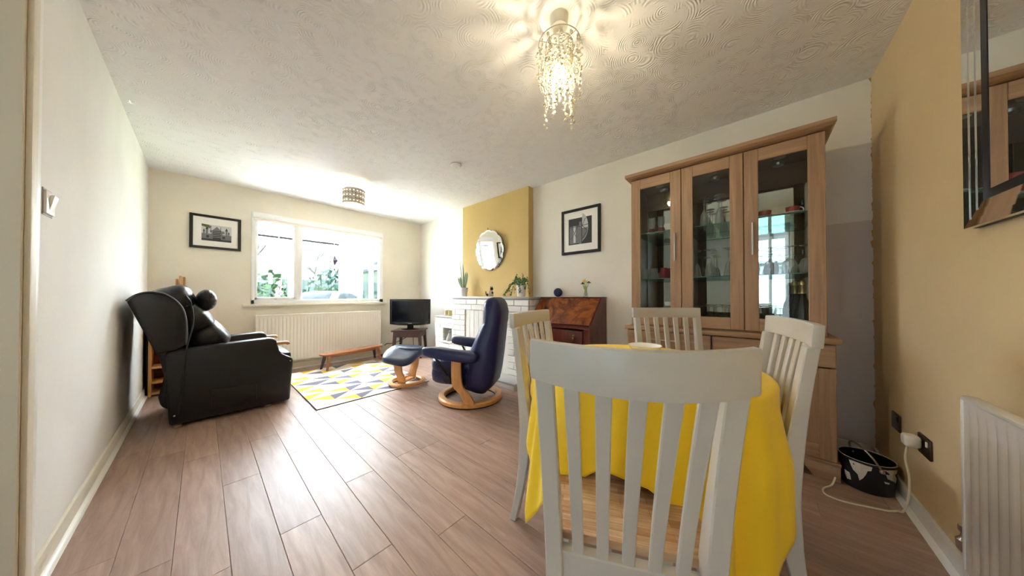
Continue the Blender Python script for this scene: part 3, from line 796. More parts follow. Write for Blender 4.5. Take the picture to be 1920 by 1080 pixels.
# ------------------------------------------------------------------ rug
rg = thing('area_rug', 'cream rug with yellow and slate triangles', 'rug', (1.07, 2.925, 0))
RW, RL = 1.13, 1.62
MB().box(0, RW, 0, RL, .0005, .005).obj('binding', M['rug_edge'], rg)
b = MB(); nx, ny = 6, 10; cw, ch = (RW - .012) / nx, (RL - .012) / ny
rnd = random.Random(5)
def tri(a, c, d, mi):
    b.cur = mi; z = .0085
    b.add([(q[0] + .006, q[1] + .006, z) for q in (a, c, d)], [(0, 1, 2)])
for i in range(nx):
    for j in range(ny):
        x0, x1, y0, y1 = i * cw, (i + 1) * cw, j * ch, (j + 1) * ch
        k = (i * 2 + j * 3 + (i * j) % 3) % 6
        A_, B_, C_, D_ = (x0, y0), (x1, y0), (x1, y1), (x0, y1)
        f1 = rnd.choice([2, 3, 3, 1, 0, 2]); f2 = rnd.choice([0, 0, 1, 1, 1, 0])
        u = .55 if k % 2 else 1.
        if (i + j) % 2:
            m_ = (x0 + cw, y0 + ch * u * .5)
            tri(A_, B_, D_, f2); b.cur = f1
            tri(B_, ((x0 + x1) / 2, (y0 + y1) / 2), D_, f1) if False else None
            tri(B_, C_, D_, f1)
        else:
            mid = (x0 + cw * .5, y1)
            tri(A_, B_, C_, f2); tri(A_, C_, D_, f1)
b.cur = 0
b.add([(.006, .006, .005), (RW - .006, .006, .005), (RW - .006, RL - .006, .005), (.006, RL - .006, .005), (.006, .006, .0085), (RW - .006, .006, .0085), (RW - .006, RL - .006, .0085), (.006, RL - .006, .0085)],
      [(0, 1, 5, 4), (1, 2, 6, 5), (2, 3, 7, 6), (3, 0, 4, 7), (3, 2, 1, 0)])
b.obj('pile', [M['rug_cream'], M['rug_white'], M['rug_yellow'], M['rug_grey']], rg, smooth=False)

# ------------------------------------------------------------------ television and its table
tq = face_rot(-.70, -.715)
tt = thing('tv_table', 'dark stained wooden table under the television', 'table', (2.745, 4.40, 0), tq)
MB().box(-.25, .25, -.2, .2, .432, .455).obj('tabletop', M['dark_oak'], tt, bev=.004)
for (a_, c_) in (((-.215, .215, .165, .18), 0), ((-.215, .215, -.18, -.165), 0), ((-.215, -.2, -.17, .17), 0), ((.2, .215, -.17, .17), 0)):
    MB().box(*a_, .34, .432).obj('apron', M['dark_oak'], tt, bev=.002, seg=1)
for sx in (-1, 1):
    for sy in (-1, 1):
        MB().loft([[(sx * xx + u, sy * yy + v, z) for u, v in ((-r, -r), (r, -r), (r, r), (-r, r))] for z, xx, yy, r in ((.001, .225, .185, .015), (.432, .195, .155, .026))]).obj('leg', M['dark_oak'], tt, bev=.003, seg=1)
tv = thing('television', 'black flat screen television on the dark table', 'television', (2.745, 4.40, .456), tq)
MB().lathe([(.01, .0), (.15, .0), (.155, .006), (.12, .016), (.05, .022), (.01, .022)], 28, (0, 0, 0), sy=.72).obj('stand_base', M['black_gloss'], tv)
MB().box(-.05, .05, -.025, .01, .018, .09).obj('stand_neck', M['black_gloss'], tv, bev=.006)
cas = MB()
pf = [(-.335, .085), (-.2, .068), (0, .062), (.2, .068), (.335, .085), (.338, .51), (-.338, .51)]
co = cas.prism(pf, 'y', -.03, .02).obj('casing', M['black_gloss'], tv, bev=.008)
MB().box(-.24, .24, -.075, -.028, .12, .46).obj('rear_housing', M['black'], co, bev=.02)
MB().box(-.298, .298, .0195, .0225, .125, .478).obj('screen', M['screen'], tv, smooth=False)
b = MB(); b.box(-.308, .308, .019, .0235, .478, .486); b.box(-.308, .308, .019, .0235, .117, .125); b.box(-.308, -.298, .019, .0235, .117, .486); b.box(.298, .308, .019, .0235, .117, .486)
b.obj('bezel', M['black'], tv)
b = MB()
for k in range(6): b.box(-.03 + k * .0105, -.0225 + k * .0105, .0205, .0215, .094, .102)
b.obj('maker_mark', M['steel'], tv)
# cables by the table
tcb = MB().tube(smooth_path([(2.47, 4.76, .17), (2.5, 4.74, .20), (2.62, 4.76, .19), (2.75, 4.72, .24), (2.85, 4.66, .30)], 6), .006, 6).obj('power_cable', M['black'], None)
tag(tcb, 'black cable looping along the wall behind the tv table', 'cable')
tcb2 = MB().tube(smooth_path([(2.40, 4.70, .006), (2.46, 4.68, .04), (2.52, 4.62, .05), (2.58, 4.56, .02), (2.68, 4.58, .007), (2.9, 4.6, .03), (2.96, 4.72, .36), (2.9, 4.66, .44)], 6), .005, 6).obj('power_cable', M['black'], None)
tag(tcb2, 'thin black cable rising from the floor beneath the television', 'cable')
exs = MB().box(2.36, 2.42, 4.66, 4.74, .001, .04).obj('adapter', M['black'], None, bev=.006)
tag(exs, 'small black plug adapter on floor at the radiator end', 'adapter')

# ------------------------------------------------------------------ swivel lounge chair and footstool
LBU = M['leather_blue']
def ring_base(parent, ro, ri, z0, z1, mat):
    prof = [(ro - .006, z0), (ro, z0 + .008), (ro, z1 - .012), (ro - .012, z1), (ri + .012, z1), (ri, z1 - .01), (ri, z0 + .008), (ri + .006, z0)]
    return MB().lathe(prof, 56, closed_prof=True).obj('base_ring', mat, parent)
def ribbon(path, w, th, axis='x'):
    """bent plywood: path in (y, z), width along x"""
    P = smooth_path([(0, y, z) for y, z in path], 6); rings = []
    for i, q in enumerate(P):
        d_ = (P[min(i + 1, len(P) - 1)] - P[max(i - 1, 0)]).normalized(); n_ = Vector((0, -d_.z, d_.y))
        a, c = q + n_ * th / 2, q - n_ * th / 2
        rings.append([(-w / 2, a.y, a.z), (w / 2, a.y, a.z), (w / 2, c.y, c.z), (-w / 2, c.y, c.z)])
    return MB().loft(rings)
lc = thing('lounge_chair', 'navy leather swivel lounge chair with round beech base', 'armchair', (2.185, 2.14, 0), face_rot(-.5, .866))
ring_base(lc, .315, .250, .012, .055, M['beech'])
MB().lathe([(.255, .0005), (.30, .0005), (.30, .013), (.255, .013)], 40, closed_prof=True).obj('base_glide', M['black'], lc)
for sx in (-1, 1):
    b = MB(); yz = [(-.075, .03), (-.085, .07), (-.055, .14), (.0, .20), (.015, .26), (.015, .46)]
    P = smooth_path([(0, y, z) for y, z in yz], 6); rings = []
    for i, q in enumerate(P):
        xx = sx * (.275 + .05 * min(1, q.z / .3)); hw_ = .052 - .006 * min(1, q.z / .3)
        rings.append([(xx - .014, q.y - hw_, q.z), (xx + .014, q.y - hw_, q.z), (xx + .014, q.y + hw_, q.z), (xx - .014, q.y + hw_, q.z)])
    b.loft(rings).obj('side_leg', M['beech'], lc, bev=.004, seg=2)
MB().box(-.315, .315, -.03, .06, .20, .225).obj('swing_bar', M['black'], lc, bev=.004)
# back: lofted along the spine
def spine(sec, n=6):
    rings = []
    for (y, z, w_, th, tl) in sec:
        R = Matrix.Rotation(tl, 3, 'X')
        rings.append([Vector((0, y, z)) + R @ Vector((u, v, 0)) for u, v in rrect(w_, th, min(th, w_) * .42, n)])
    return MB().loft(rings)
sec = [(-.06, .135, .32, .12, .4), (-.09, .142, .44, .22, .3), (-.125, .20, .50, .29, .15), (-.145, .32, .52, .30, .10), (-.175, .45, .52, .275, .12), (-.215, .60, .50, .225, .15), (-.25, .72, .47, .18, .17), (-.262, .755, .452, .160, .12),
       (-.266, .77, .452, .166, .02), (-.27, .86, .44, .175, -.05), (-.262, .93, .42, .16, -.15), (-.252, .975, .38, .13, -.2), (-.245, 1.0, .30, .08, -.2), (-.243, 1.008, .20, .04, -.2)]
spine(sec).obj('backrest', LBU, lc, ang=75)
MB().sphere((0, .06, .36), (.25, .30, .085), 28, 12, .55).obj('seat', LBU, lc, ang=75)
MB().sphere((0, .09, .27), (.235, .27, .10), 24, 10, .5).obj('seat_base', LBU, lc, ang=75)
for sx in (-1, 1):
    R = Matrix.Translation((sx * .325, .08, .495)) @ Matrix.Rotation(.10, 4, 'X')
    a = MB().sphere((0, 0, 0), (.056, .265, .050), 18, 12, .5).xf(R).obj('armrest', LBU, lc, ang=75)
    MB().tube([(sx * .325, .22, .46), (sx * .29, .12, .30)], .011, 8).obj('arm_strut', M['black'], a)
    kb = MB().lathe([(.008, -.014), (.034, -.012), (.037, 0), (.034, .012), (.008, .014)], 20, axis='x', c=(sx * .30, .115, .265)).obj('tension_wheel', M['black'], a)
    MB().tube([(sx * .285, .11, .265), (sx * .285, -.06, .20)], .009, 8).obj('lever', M['black'], a)

fs_ = thing('footstool', 'navy leather footstool with round beech base beside rug', 'footstool', (1.975, 3.03, .009), face_rot(-.5, .866))
ring_base(fs_, .205, .15, .008, .042, M['beech'])
for sx in (-1, 1):
    b = MB(); P = smooth_path([(0, -.0, .025), (0, -.0, .08), (0, -.0, .15), (0, -.0, .26), (0, 0, .31)], 6); rings = []
    for i, q in enumerate(P):
        xx = sx * (.10 + .075 * (1 / (1 + math.exp(-(q.z - .13) * 40)))); rings.append([(xx - .013, -.045, q.z), (xx + .013, -.045, q.z), (xx + .013, .045, q.z), (xx - .013, .045, q.z)])
    b.loft(rings).obj('side_leg', M['beech'], fs_, bev=.004, seg=2)
MB().box(-.12, .12, -.03, .03, .028, .05).obj('cross_bar', M['beech'], fs_, bev=.004)
b = MB().sphere((0, 0, 0), (.265, .205, .052), 32, 14, .55)
b.v = [(x, y, z + .345 + .045 * math.cos(x / .265 * 2.6) * 1.0 - .01 + .012 * math.sin(y * 14)) for x, y, z in b.v]
b.obj('cushion', M['leather_stool'], fs_, ang=75)
b = MB().sphere((0, 0, 0), (.10, .20, .04), 24, 12, .6)
b.v = [(x, y, z + .395) for x, y, z in b.v]
b.obj('centre_roll', M['leather_stool'], fs_, ang=75)

# ------------------------------------------------------------------ brick fireplace
fp = thing('fireplace', 'white painted brick fireplace with grey slab mantel and hearth', 'fireplace', (0, 0, 0))
FX, FY0, FY1 = 2.85, 1.92, 3.36
OY0, OY1, OZ = 2.25, 3.06, .845
b = MB(); b.box(FX + .006, 3.084, FY0 + .006, OY0 - .006, .001, .985); b.box(FX + .006, 3.084, OY1 + .006, FY1 - .006, .001, .985); b.box(FX + .006, 3.084, OY0 - .006, OY1 + .006, OZ + .006, .985)
b.box(3.05, 3.084, OY0 - .006, OY1 + .006, .001, OZ + .006); b.box(3.084, W - .001, FY0 + .006, 2.106, .001, .985)
b.obj('mortar_core', M['mortar'], fp, smooth=False)
CH, BL = .0765, .222
bcache = {}
def brick(x0, x1, y0, y1, z0, z1):
    rx = random.uniform(0, .003)
    key = (round(x1 - x0, 3), round(y1 - y0, 3), round(z1 - z0, 3))
    if key not in bcache:
        bcache[key] = MB().box(0, key[0], 0, key[1], 0, key[2]).mesh('brick', M['brick'], bev=.004, seg=1)
    inst('brick', bcache[key], fp, (x0 - rx, y0, z0))
J = .0045
nc = 13
for c in range(nc):
    z0 = .002 + c * CH * .985; z1 = z0 + CH * .985 - J * 1.6
    spans = [(FY0, FY1)] if z0 > OZ - .02 else [(FY0, OY0), (OY1, FY1)]
    for (a, e) in spans:
        y = a - (BL * .5 if c % 2 else 0)
        while y < e - .02:
            y0, y1 = max(y, a), min(y + BL, e)
            if y1 - y0 > .03: brick(FX - .004, FX + .03, y0 + J / 2, y1 - J / 2, z0, z1)
            y += BL
    x = FX + (.0 if c % 2 else -.11)
    while x < W - .03:                                    # return face at the desk end
        x0, x1 = max(x, FX + .034), min(x + BL, W - .004)
        if x1 - x0 > .03: brick(x0, x1 - J, FY0 - .004, FY0 + .03, z0, z1)
        x += BL
pn = MB().box(2.872, 2.88, OY0, OY1, .002, OZ).obj('infill_panel', M['trim_cream'], fp)
k = 0; y = OY0
while y < OY1 - .01:
    MB().box(2.861, 2.873, y + .002, min(y + .09, OY1) - .002, .002, OZ).obj('board', M['brick'], pn, bev=.003, seg=1); y += .09
MB().box(FX - .022, 3.084, FY0 - .02, FY1 + .012, .986, 1.012).obj('mantel_slab', M['slab'], fp, bev=.004)
MB().box(3.084, W - .001, FY0 - .02, 2.105, .986, 1.012).obj('mantel_slab', M['slab'], fp, bev=.003)
MB().box(2.60, FX - .006, FY0 + .004, FY1, .0505, .075).obj('hearth_slab', M['slab'], fp, bev=.005)
b = MB(); b.box(2.605, FX - .006, FY0 + .012, FY1, .001, .05); hb = b.obj('hearth_base', M['brick'], fp, bev=.003)
# side plinth with niche
SX, SY1, SZ = 2.87, 3.838, .69
NY0, NY1, NZ0, NZ1 = 3.40, 3.615, .325, .545
b = MB(); b.box(SX + .006, W - .001, NY1 + .004, SY1, .001, SZ); b.box(SX + .006, W - .001, FY1 + .002, NY0 - .004, .001, SZ)
b.box(SX + .006, W - .001, NY0 - .004, NY1 + .004, .001, NZ0 - .004); b.box(SX + .006, W - .001, NY0 - .004, NY1 + .004, NZ1 + .004, SZ); b.box(3.06, W - .001, NY0 - .004, NY1 + .004, NZ0 - .01, NZ1 + .01)
b.obj('plinth_core', M['mortar'], fp, smooth=False)
for c in range(9):
    z0 = .002 + c * CH * .99; z1 = z0 + CH * .99 - J * 1.4
    spans = [(FY1 + .003, SY1)] if (z0 > NZ1 - .03 or z1 < NZ0 + .02) else [(NY1, SY1), (FY1 + .003, NY0)]
    for (a, e) in spans:
        y = a - (BL * .5 if c % 2 else 0)
        while y < e - .02:
            y0, y1 = max(y, a), min(y + BL, e)
            if y1 - y0 > .025: brick(SX - .002, SX + .03, y0 + J / 2, y1 - J / 2, z0, z1)
            y += BL
MB().box(SX - .015, W - .001, FY1 + .014, SY1 + .008, SZ + .001, SZ + .019).obj('plinth_slab', M['slab'], fp, bev=.003)
MB().box(SX - .03, SX + .06, NY0 - .01, NY1 + .015, NZ0 - .012, NZ0 + .006).obj('niche_sill', M['brick'], fp, bev=.004)

# cat figurine in the niche
ct = thing('cat_figurine', 'pale grey stone cat figurine in the fireplace niche', 'figurine', (2.905, 3.51, NZ0 + .007), PI / 2)
b = MB(); b.loft([[(r * math.cos(t) * .8 + 0, r * math.sin(t) * 1.1 + y, z) for t in [2 * PI * k / 14 for k in range(14)]] for z, r, y in ((0, .045, .0), (.03, .05, .0), (.07, .036, -.006), (.10, .026, -.01), (.115, .02, -.012))])
b.obj('body', M['stone_grey'], ct); MB().sphere((0, -.018, .135), (.024, .026, .024), 14, 10).obj('head', M['stone_grey'], ct)
for s_ in (-1, 1): MB().lathe([(.010, .148), (.006, .165), (.001, .178)], 8, (s_ * .013, -.016, 0)).obj('ear', M['stone_grey'], ct)
MB().tube(smooth_path([(.03, .03, .01), (.06, .0, .012), (.04, -.04, .012)], 5), .009, 8).obj('tail', M['stone_grey'], ct)
for (yy, lb) in ((3.665, 'yellow candle in glass on the brick plinth, nearer the window'), (3.575, 'yellow candle in glass on the brick plinth, nearer the fireplace')):
    cn = thing('candle', lb, 'candle', (2.975, yy, SZ + .0195), 0, 'candles on the brick plinth')
    MB().lathe([(.005, .0), (.038, .0), (.041, .005), (.041, .10), (.038, .10), (.038, .006), (.005, .006)], 20).obj('glass_jar', M['glassware'], cn)
    MB().lathe([(.005, .008), (.036, .008), (.036, .085), (.005, .083)], 20).obj('wax', M['candle'], cn)
    MB().tube([(0, 0, .083), (0, .002, .094)], .0015, 5).obj('wick', M['black'], cn)

# ------------------------------------------------------------------ mantel ornaments
def pot(parent, r0, r1, h):
    MB().lathe([(.005, 0), (r0, 0), (r1, h), (r1 - .006, h), (r0 - .004, .012), (.005, .012)], 28).obj('pot', M['pot'], parent)
    MB().lathe([(.002, h - .022), (r1 - .008, h - .018)], 20).obj('soil', M['soil'], parent)
MZ = 1.0125
sn = thing('snake_plant', 'variegated snake plant in pale pot on mantel', 'potted plant', (2.96, 3.225, MZ))
pot(sn, .048, .062, .13)
def blade(base, tip, w_, bend, m_=None):
    base, tip = Vector(base), Vector(tip); ax = tip - base; sd = Vector((0.1, 1, 0)).cross(ax).cross(ax).normalized() if False else ax.cross(Vector((1, .2, 0))).normalized()
    rings = []; n_ = 9
    for i in range(n_ + 1):
        u = i / n_; c = base + ax * u + Vector(bend) * math.sin(u * PI); ww = w_ * (.45 + .9 * u) * (1 - u ** 3) + .0012
        nn = ax.cross(sd).normalized()
        rings.append([c - sd * ww + nn * .003, c + nn * -.002, c + sd * ww + nn * .003, c + nn * .003])
    return rings
for (bx, by_, tx_, ty_, tz_, w_) in ((.0, .01, -.01, .125, .29, .026), (.01, -.01, .0, -.05, .37, .022), (0, 0, .01, .035, .50, .015), (-.01, .012, -.01, .085, .53, .007), (.0, -.02, .01, -.075, .36, .022), (-.02, .0, -.03, .05, .30, .024), (.02, .0, .03, -.01, .30, .022)):
    rg_ = blade((bx, by_, .10), (tx_, ty_, tz_), w_, (0, random.uniform(-.01, .01), 0))
    lf = MB().loft(rg_).obj('leaf', M['leaf'], sn, ang=60)
    e_ = MB(); e_.tube([r[0] for r in rg_], .0026, 5); e_.tube([r[2] for r in rg_], .0026, 5); e_.obj('leaf_margin', M['leaf_edge'], lf)
iv = thing('trailing_ivy', 'trailing ivy plant in pale pot on mantel', 'potted plant', (2.93, 2.10, MZ))
pot(iv, .048, .056, .135)
leafpts = [(0, -1), (.8, -.6), (.55, 0), (.9, .5), (.35, .5), (0, 1.2), (-.35, .5), (-.9, .5), (-.55, 0), (-.8, -.6)]
ivme = MB().add([(x * .0095, y * .011, .002 * abs(x)) for x, y in leafpts], [tuple(range(10))]).mesh('ivy_leaf', M['ivy'], smooth=False)
rnd = random.Random(11)
for k in range(13):
    a = 2 * PI * k / 13 + rnd.uniform(-.2, .2); L_ = rnd.uniform(.10, .17); up_ = rnd.uniform(.03, .11)
    drop = rnd.uniform(.02, .10) if math.sin(a) < .2 else rnd.uniform(.06, .15)
    fx_ = -abs(math.cos(a)) * .7 if math.cos(a) > 0 else math.cos(a)
    P = [(.02 * math.cos(a), .02 * math.sin(a), .12), (.06 * math.cos(a), .06 * math.sin(a), .14 + up_), (fx_ * .08, L_ * .8 * math.sin(a), .14 + up_ * .6), (fx_ * .10, L_ * 1.1 * math.sin(a), max(.03, .14 - drop))]
    if k in (3, 5): P = [(.0, .02, .12), (-.03, .08, .17), (-.06, .15, .11), (-.075, .20, .02)]
    if k in (0, 8): P = [(.0, .0, .12), (.0, -.02 + k * .01, .2), (-.01, -.04 + k * .014, .26)]
    P = smooth_path(P, 5)
    st = MB().tube(P, .0016, 5).obj('vine', M['ivy'], iv)
    for i, q in enumerate(P[2:]):
        for s_ in (0, 1):
            lo = inst('leaf', ivme, st, q + Vector((rnd.gauss(0, .008), rnd.gauss(0, .008), rnd.gauss(0, .008))), (rnd.uniform(.4, 1.6), rnd.uniform(-.6, .6), rnd.uniform(0, 6.28)))
dg = thing('calico_figurine', 'small brown and cream patchwork cat figurine on mantel', 'figurine', (2.96, 2.66, MZ), PI / 2)
b = MB(); b.loft([[(r * math.cos(t) * .8, r * math.sin(t) * 1.25 + y, z) for t in [2 * PI * k / 14 for k in range(14)]] for z, r, y in ((0, .042, .005), (.025, .045, .005), (.06, .032, -.005), (.085, .02, -.012))])
b.obj('body', M['calico_w'], dg); MB().sphere((0, -.022, .105), (.022, .024, .022), 12, 8).obj('head', M['calico_b'], dg)
for s_ in (-1, 1): MB().lathe([(.009, .118), (.005, .132), (.001, .14)], 8, (s_ * .013, -.02, 0)).obj('ear', M['calico_b'], dg)
for (c_, r_) in (((.028, .02, .03), .022), ((-.026, -.01, .05), .018), ((.02, -.02, .06), .016), ((0, .05, .02), .02)): MB().sphere(c_, (r_ * .75, r_, r_), 10, 8).obj('patch', M['calico_b'], dg)
MB().tube(smooth_path([(.0, .05, .01), (.0, .08, .03), (0, .085, .07)], 5), .006, 8).obj('tail', M['calico_b'], dg)

# scalloped round mirror
rm = thing('round_mirror', 'round scalloped frameless mirror on the mustard chimney breast', 'mirror', (3.058, 2.78, 1.658))
rm.rotation_euler = (0, -.085, 0)
def scal(r, n=96, amp=.016, lobes=12): return [((r - amp * (1 - abs(math.cos(lobes * t / 2)) ** .7)) * math.cos(t), (r - amp * (1 - abs(math.cos(lobes * t / 2)) ** .7)) * math.sin(t)) for t in [2 * PI * k / n for k in range(n)]]
MB().prism(scal(.283), 'x', -.012, -.001).obj('backing', M['dark_edge'], rm, smooth=False)
o_, i_ = scal(.285), scal(.262)
b = MB(); b.loft([[(-.013, u, v) for u, v in o_], [(-.018, u, v) for u, v in i_]], True, False); b.obj('bevelled_rim', M['bevel'], rm, ang=20)
b = MB(); b.add([(-.018, u, v) for u, v in i_], [tuple(range(96))]); b.obj('mirror_glass', M['mirror'], rm, smooth=False)
MB().tube([(-.006, 0, .28), (-.006, .006, .30), (-.006, -.004, .315)], .004, 6).obj('hanging_hook', M['black'], rm)

# ------------------------------------------------------------------ pictures
def picture(label, name, x0, x1, z0, z1, fw, on, art):
    """on='back' hangs on wall y=D facing -y; on='right' hangs on x=W facing -x (coordinate then is -y)"""
    t = thing(name, label, 'picture', (0, 0, 0))
    def T_(mb):
        if on == 'right': mb.v = [(W - (D - y), -x, z) for x, y, z in mb.v]
        return mb
    b = MB(); y0, y1 = D - .024, D - .001
    b.box(x0, x0 + fw, y0, y1, z0, z1); b.box(x1 - fw, x1, y0, y1, z0, z1); b.box(x0 + fw, x1 - fw, y0, y1, z0, z0 + fw); b.box(x0 + fw, x1 - fw, y0, y1, z1 - fw, z1)
    T_(b).obj('frame', M['frame_black'], t, bev=.002, seg=1)
    T_(MB().box(x0 + fw, x1 - fw, D - .014, D - .003, z0 + fw, z1 - fw)).obj('mount', M['mat_white'], t, smooth=False)
    b = MB()
    for k, (mi, poly) in enumerate(art):
        b.cur = mi; yy = D - .0145 - k * .00012
        b.add([(x0 + u * (x1 - x0), yy, z0 + v * (z1 - z0)) for u, v in poly], [tuple(range(len(poly)))])
    T_(b).obj('print', [M['print_dark'], M['print_mid'], M['print_light'], M['print_green'], M['mat_white']], t, smooth=False)
    return t
def R_(a, b_, c, d): return [(a, c), (b_, c), (b_, d), (a, d)]
art = [(2, R_(.22, .80, .24, .72)), (1, R_(.22, .80, .24, .45)), (1, R_(.38, .66, .24, .56)), (0, R_(.43, .59, .30, .55)), (1, [(.41, .55), (.61, .55), (.51, .68)]), (0, R_(.22, .80, .24, .30)), (1, R_(.30, .34, .3, .60)), (0, [(.29, .58), (.35, .58), (.32, .68)]), (1, R_(.25, .28, .3, .52)), (0, [(.245, .52), (.285, .52), (.265, .59)]),
       (1, R_(.68, .72, .3, .6)), (0, [(.67, .58), (.73, .58), (.70, .67)]), (1, R_(.73, .76, .3, .5)), (0, [(.725, .5), (.765, .5), (.745, .57)]), (2, R_(.35, .41, .46, .49)), (2, R_(.62, .67, .45, .48)), (0, R_(.39, .40, .5, .70)), (0, R_(.58, .59, .52, .68)), (0, R_(.31, .36, .33, .40)), (0, R_(.62, .67, .33, .40)),
       (3, [(.22, .66), (.30, .64), (.37, .61), (.40, .66), (.36, .71), (.22, .73)])] + [(2, R_(.43, .59, z_, z_ + .008)) for z_ in (.36, .41, .46, .51)]
picture('black framed print of a gabled building by the window', 'framed_print', .286, .708, 1.581, 1.978, .028, 'back', art)
def arc(cx, cy, rx, ry, a0, a1, n=16): return [(cx + rx * math.cos(a0 + (a1 - a0) * k / n), cy + ry * math.sin(a0 + (a1 - a0) * k / n)) for k in range(n + 1)]
def ln(a, c, w_): 
    dx, dy = c[0] - a[0], c[1] - a[1]; l = math.hypot(dx, dy); nx_, ny_ = -dy / l * w_, dx / l * w_
    return [(a[0] + nx_, a[1] + ny_), (c[0] + nx_, c[1] + ny_), (c[0] - nx_, c[1] - ny_), (a[0] - nx_, a[1] - ny_)]
art2 = [(0, R_(.19, .79, .21, .79)), (1, R_(.22, .47, .23, .62)), (2, R_(.32, .38, .25, .62)), (1, R_(.47, .53, .21, .70)), (2, [(.55, .26)] + arc(.52, .58, .18, .30, -PI / 2 + .25, PI / 2 - .2) + [(.55, .79)]),
        (1, [(.55, .28)] + arc(.52, .56, .17, .27, -PI / 2 + .25, 0) + [(.55, .55)])] + [(0, ln((.55, .61), c_, .006)) for c_ in ((.63, .76), (.70, .62), (.68, .48))] + [(0, ln((.68, .48), (.56, .33), .007)), (0, ln((.26, .33), (.45, .62), .006)), (0, ln((.28, .58), (.40, .36), .005)), (0, ln((.19, .60), (.5, .60), .006))]
picture('black framed print of a round spoked window above the desk', 'framed_print', -1.678, -1.208, 1.492, 1.999, .030, 'right', art2)

# ------------------------------------------------------------------ bureau
bu = thing('bureau_desk', 'mahogany drop front bureau with burr walnut flap', 'desk', (0, 0, 0))
BY0, BY1 = 1.148, 1.885
sidep = [(3.165, .03), (2.792, .03), (2.792, .735), (3.045, 1.0), (3.165, 1.0)]
for (ya, yb) in ((BY0, BY0 + .02), (BY1 - .02, BY1)):
    MB().prism([(u, v) for u, v in sidep], 'y', ya, yb).obj('side_panel', M['mahogany'], bu, bev=.002, seg=1)
MB().box(3.035, 3.172, BY0 - .004, BY1 + .004, .9995, 1.012).obj('top', M['mahogany'], bu, bev=.003)
MB().box(3.15, 3.165, BY0 + .02, BY1 - .02, .03, 1.0).obj('back_panel', M['mahogany'], bu)
MB().box(2.80, 3.15, BY0 + .02, BY1 - .02, .70, .73).obj('writing_board', M['mahogany'], bu)
dv = Vector((3.038 - 2.786, 0, 1.0 - .742)); nv = Vector((-dv.z, 0, dv.x)).normalized()
a = Vector((2.786, 0, .742)); e = a + dv; t_ = .018
flap = MB().prism([(a.x, a.z), (e.x, e.z), (e.x - nv.x * t_, e.z - nv.z * t_), (a.x - nv.x * t_, a.z - nv.z * t_)], 'y', BY0 + .012, BY1 - .012).obj('flap', M['burr'], bu, bev=.003)
MB().tube([(a.x + nv.x * .002, BY0 + .012, a.z), (a.x + nv.x * .002, BY1 - .012, a.z)], .006, 8).obj('flap_moulding', M['mahogany'], flap)
MB().box(2.80, 3.15, BY0 + .02, BY1 - .02, .05, .08).obj('bottom_panel', M['mahogany'], bu)
for (z0, z1) in ((.545, .685), (.33, .53), (.10, .315)):
    dr = MB().box(2.778, 2.81, BY0 + .075, BY1 - .075, z0, z1).obj('drawer', M['mahogany'], bu, bev=.006)
    b = MB()
    MB().box(2.8, 3.1, BY0 + .09, BY1 - .09, z0 + .01, z1 - .02).obj('drawer_box', M['mahogany'], dr)
    for yy in (BY0 + .165, BY1 - .165):
        kn = MB().lathe([(.012, 0), (.014, -.004), (.006, -.008), (.005, -.016)], 12, axis='x', c=(2.778, yy, (z0 + z1) / 2 + .02)).obj('pull_rose', M['brass'], dr)
        MB().sphere((2.764, yy, (z0 + z1) / 2 - .006), (.006, .007, .016), 10, 8).obj('drop_pull', M['brass'], dr)
for ya in (BY0 + .02, BY1 - .072): MB().box(2.79, 2.815, ya, ya + .052, .03, .70).obj('stile', M['mahogany'], bu, bev=.002, seg=1)
for xa in (2.80, 3.12):
    for ya in (BY0 + .005, BY1 - .04): MB().box(xa, xa + .035, ya, ya + .035, .001, .05).obj('foot', M['mahogany'], bu, bev=.003)
bv = MB().sphere((0, 0, .049), .050, 28, 18).obj('blue_globe', M['ball'], None); bv.location = (3.10, 1.69, 1.013)
tag(bv, 'matt cobalt blue ball ornament on the bureau', 'ornament')
vs_ = thing('flower_vase', 'slim glass vase of yellow and purple flowers on bureau', 'vase', (3.10, 1.345, 1.0125))
MB().lathe([(.004, .0), (.022, .0), (.024, .004), (.018, .03), (.012, .075), (.018, .11), (.016, .11), (.010, .075), (.016, .03), (.004, .006)], 20).obj('glass', M['glassware'], vs_)
for k, (dx, dy, hz, mm) in enumerate(((0, .028, .155, 'petal_yellow'), (-.01, .012, .165, 'petal_yellow'), (0, -.035, .145, 'petal_purple'), (-.012, .03, .135, 'petal_purple'), (.01, -.008, .15, 'petal_yellow'))):
    st = MB().tube(smooth_path([(0, 0, .01), (dx * .3, dy * .3, .09), (dx, dy, hz)], 4), .0022, 5).obj('stem', M['stem'], vs_)
    b = MB()
    for q in range(6):
        t = q * PI / 3; b.sphere((dx + .012 * math.cos(t), dy + .012 * math.sin(t), hz + .004), (.010, .010, .005), 8, 5)
    b.lathe([(.006, hz), (.008, hz + .012), (.010, hz + .018)], 10, (dx, dy, 0)); b.obj('bloom', M[mm], st)
for k in range(3): 
    MB().loft(blade((0, 0, .05), (-.01 + k * .01, .03 - .03 * k, .14), .004, (0, .004, 0))).obj('leaf', M['stem'], vs_)

# ------------------------------------------------------------------ display cabinet
cb = thing('display_cabinet', 'tall oak display cabinet with three glazed doors', 'cabinet', (0, 0, 0))
KX = 3.165
OAK, OAKH = M['oak'], M['oak_h']
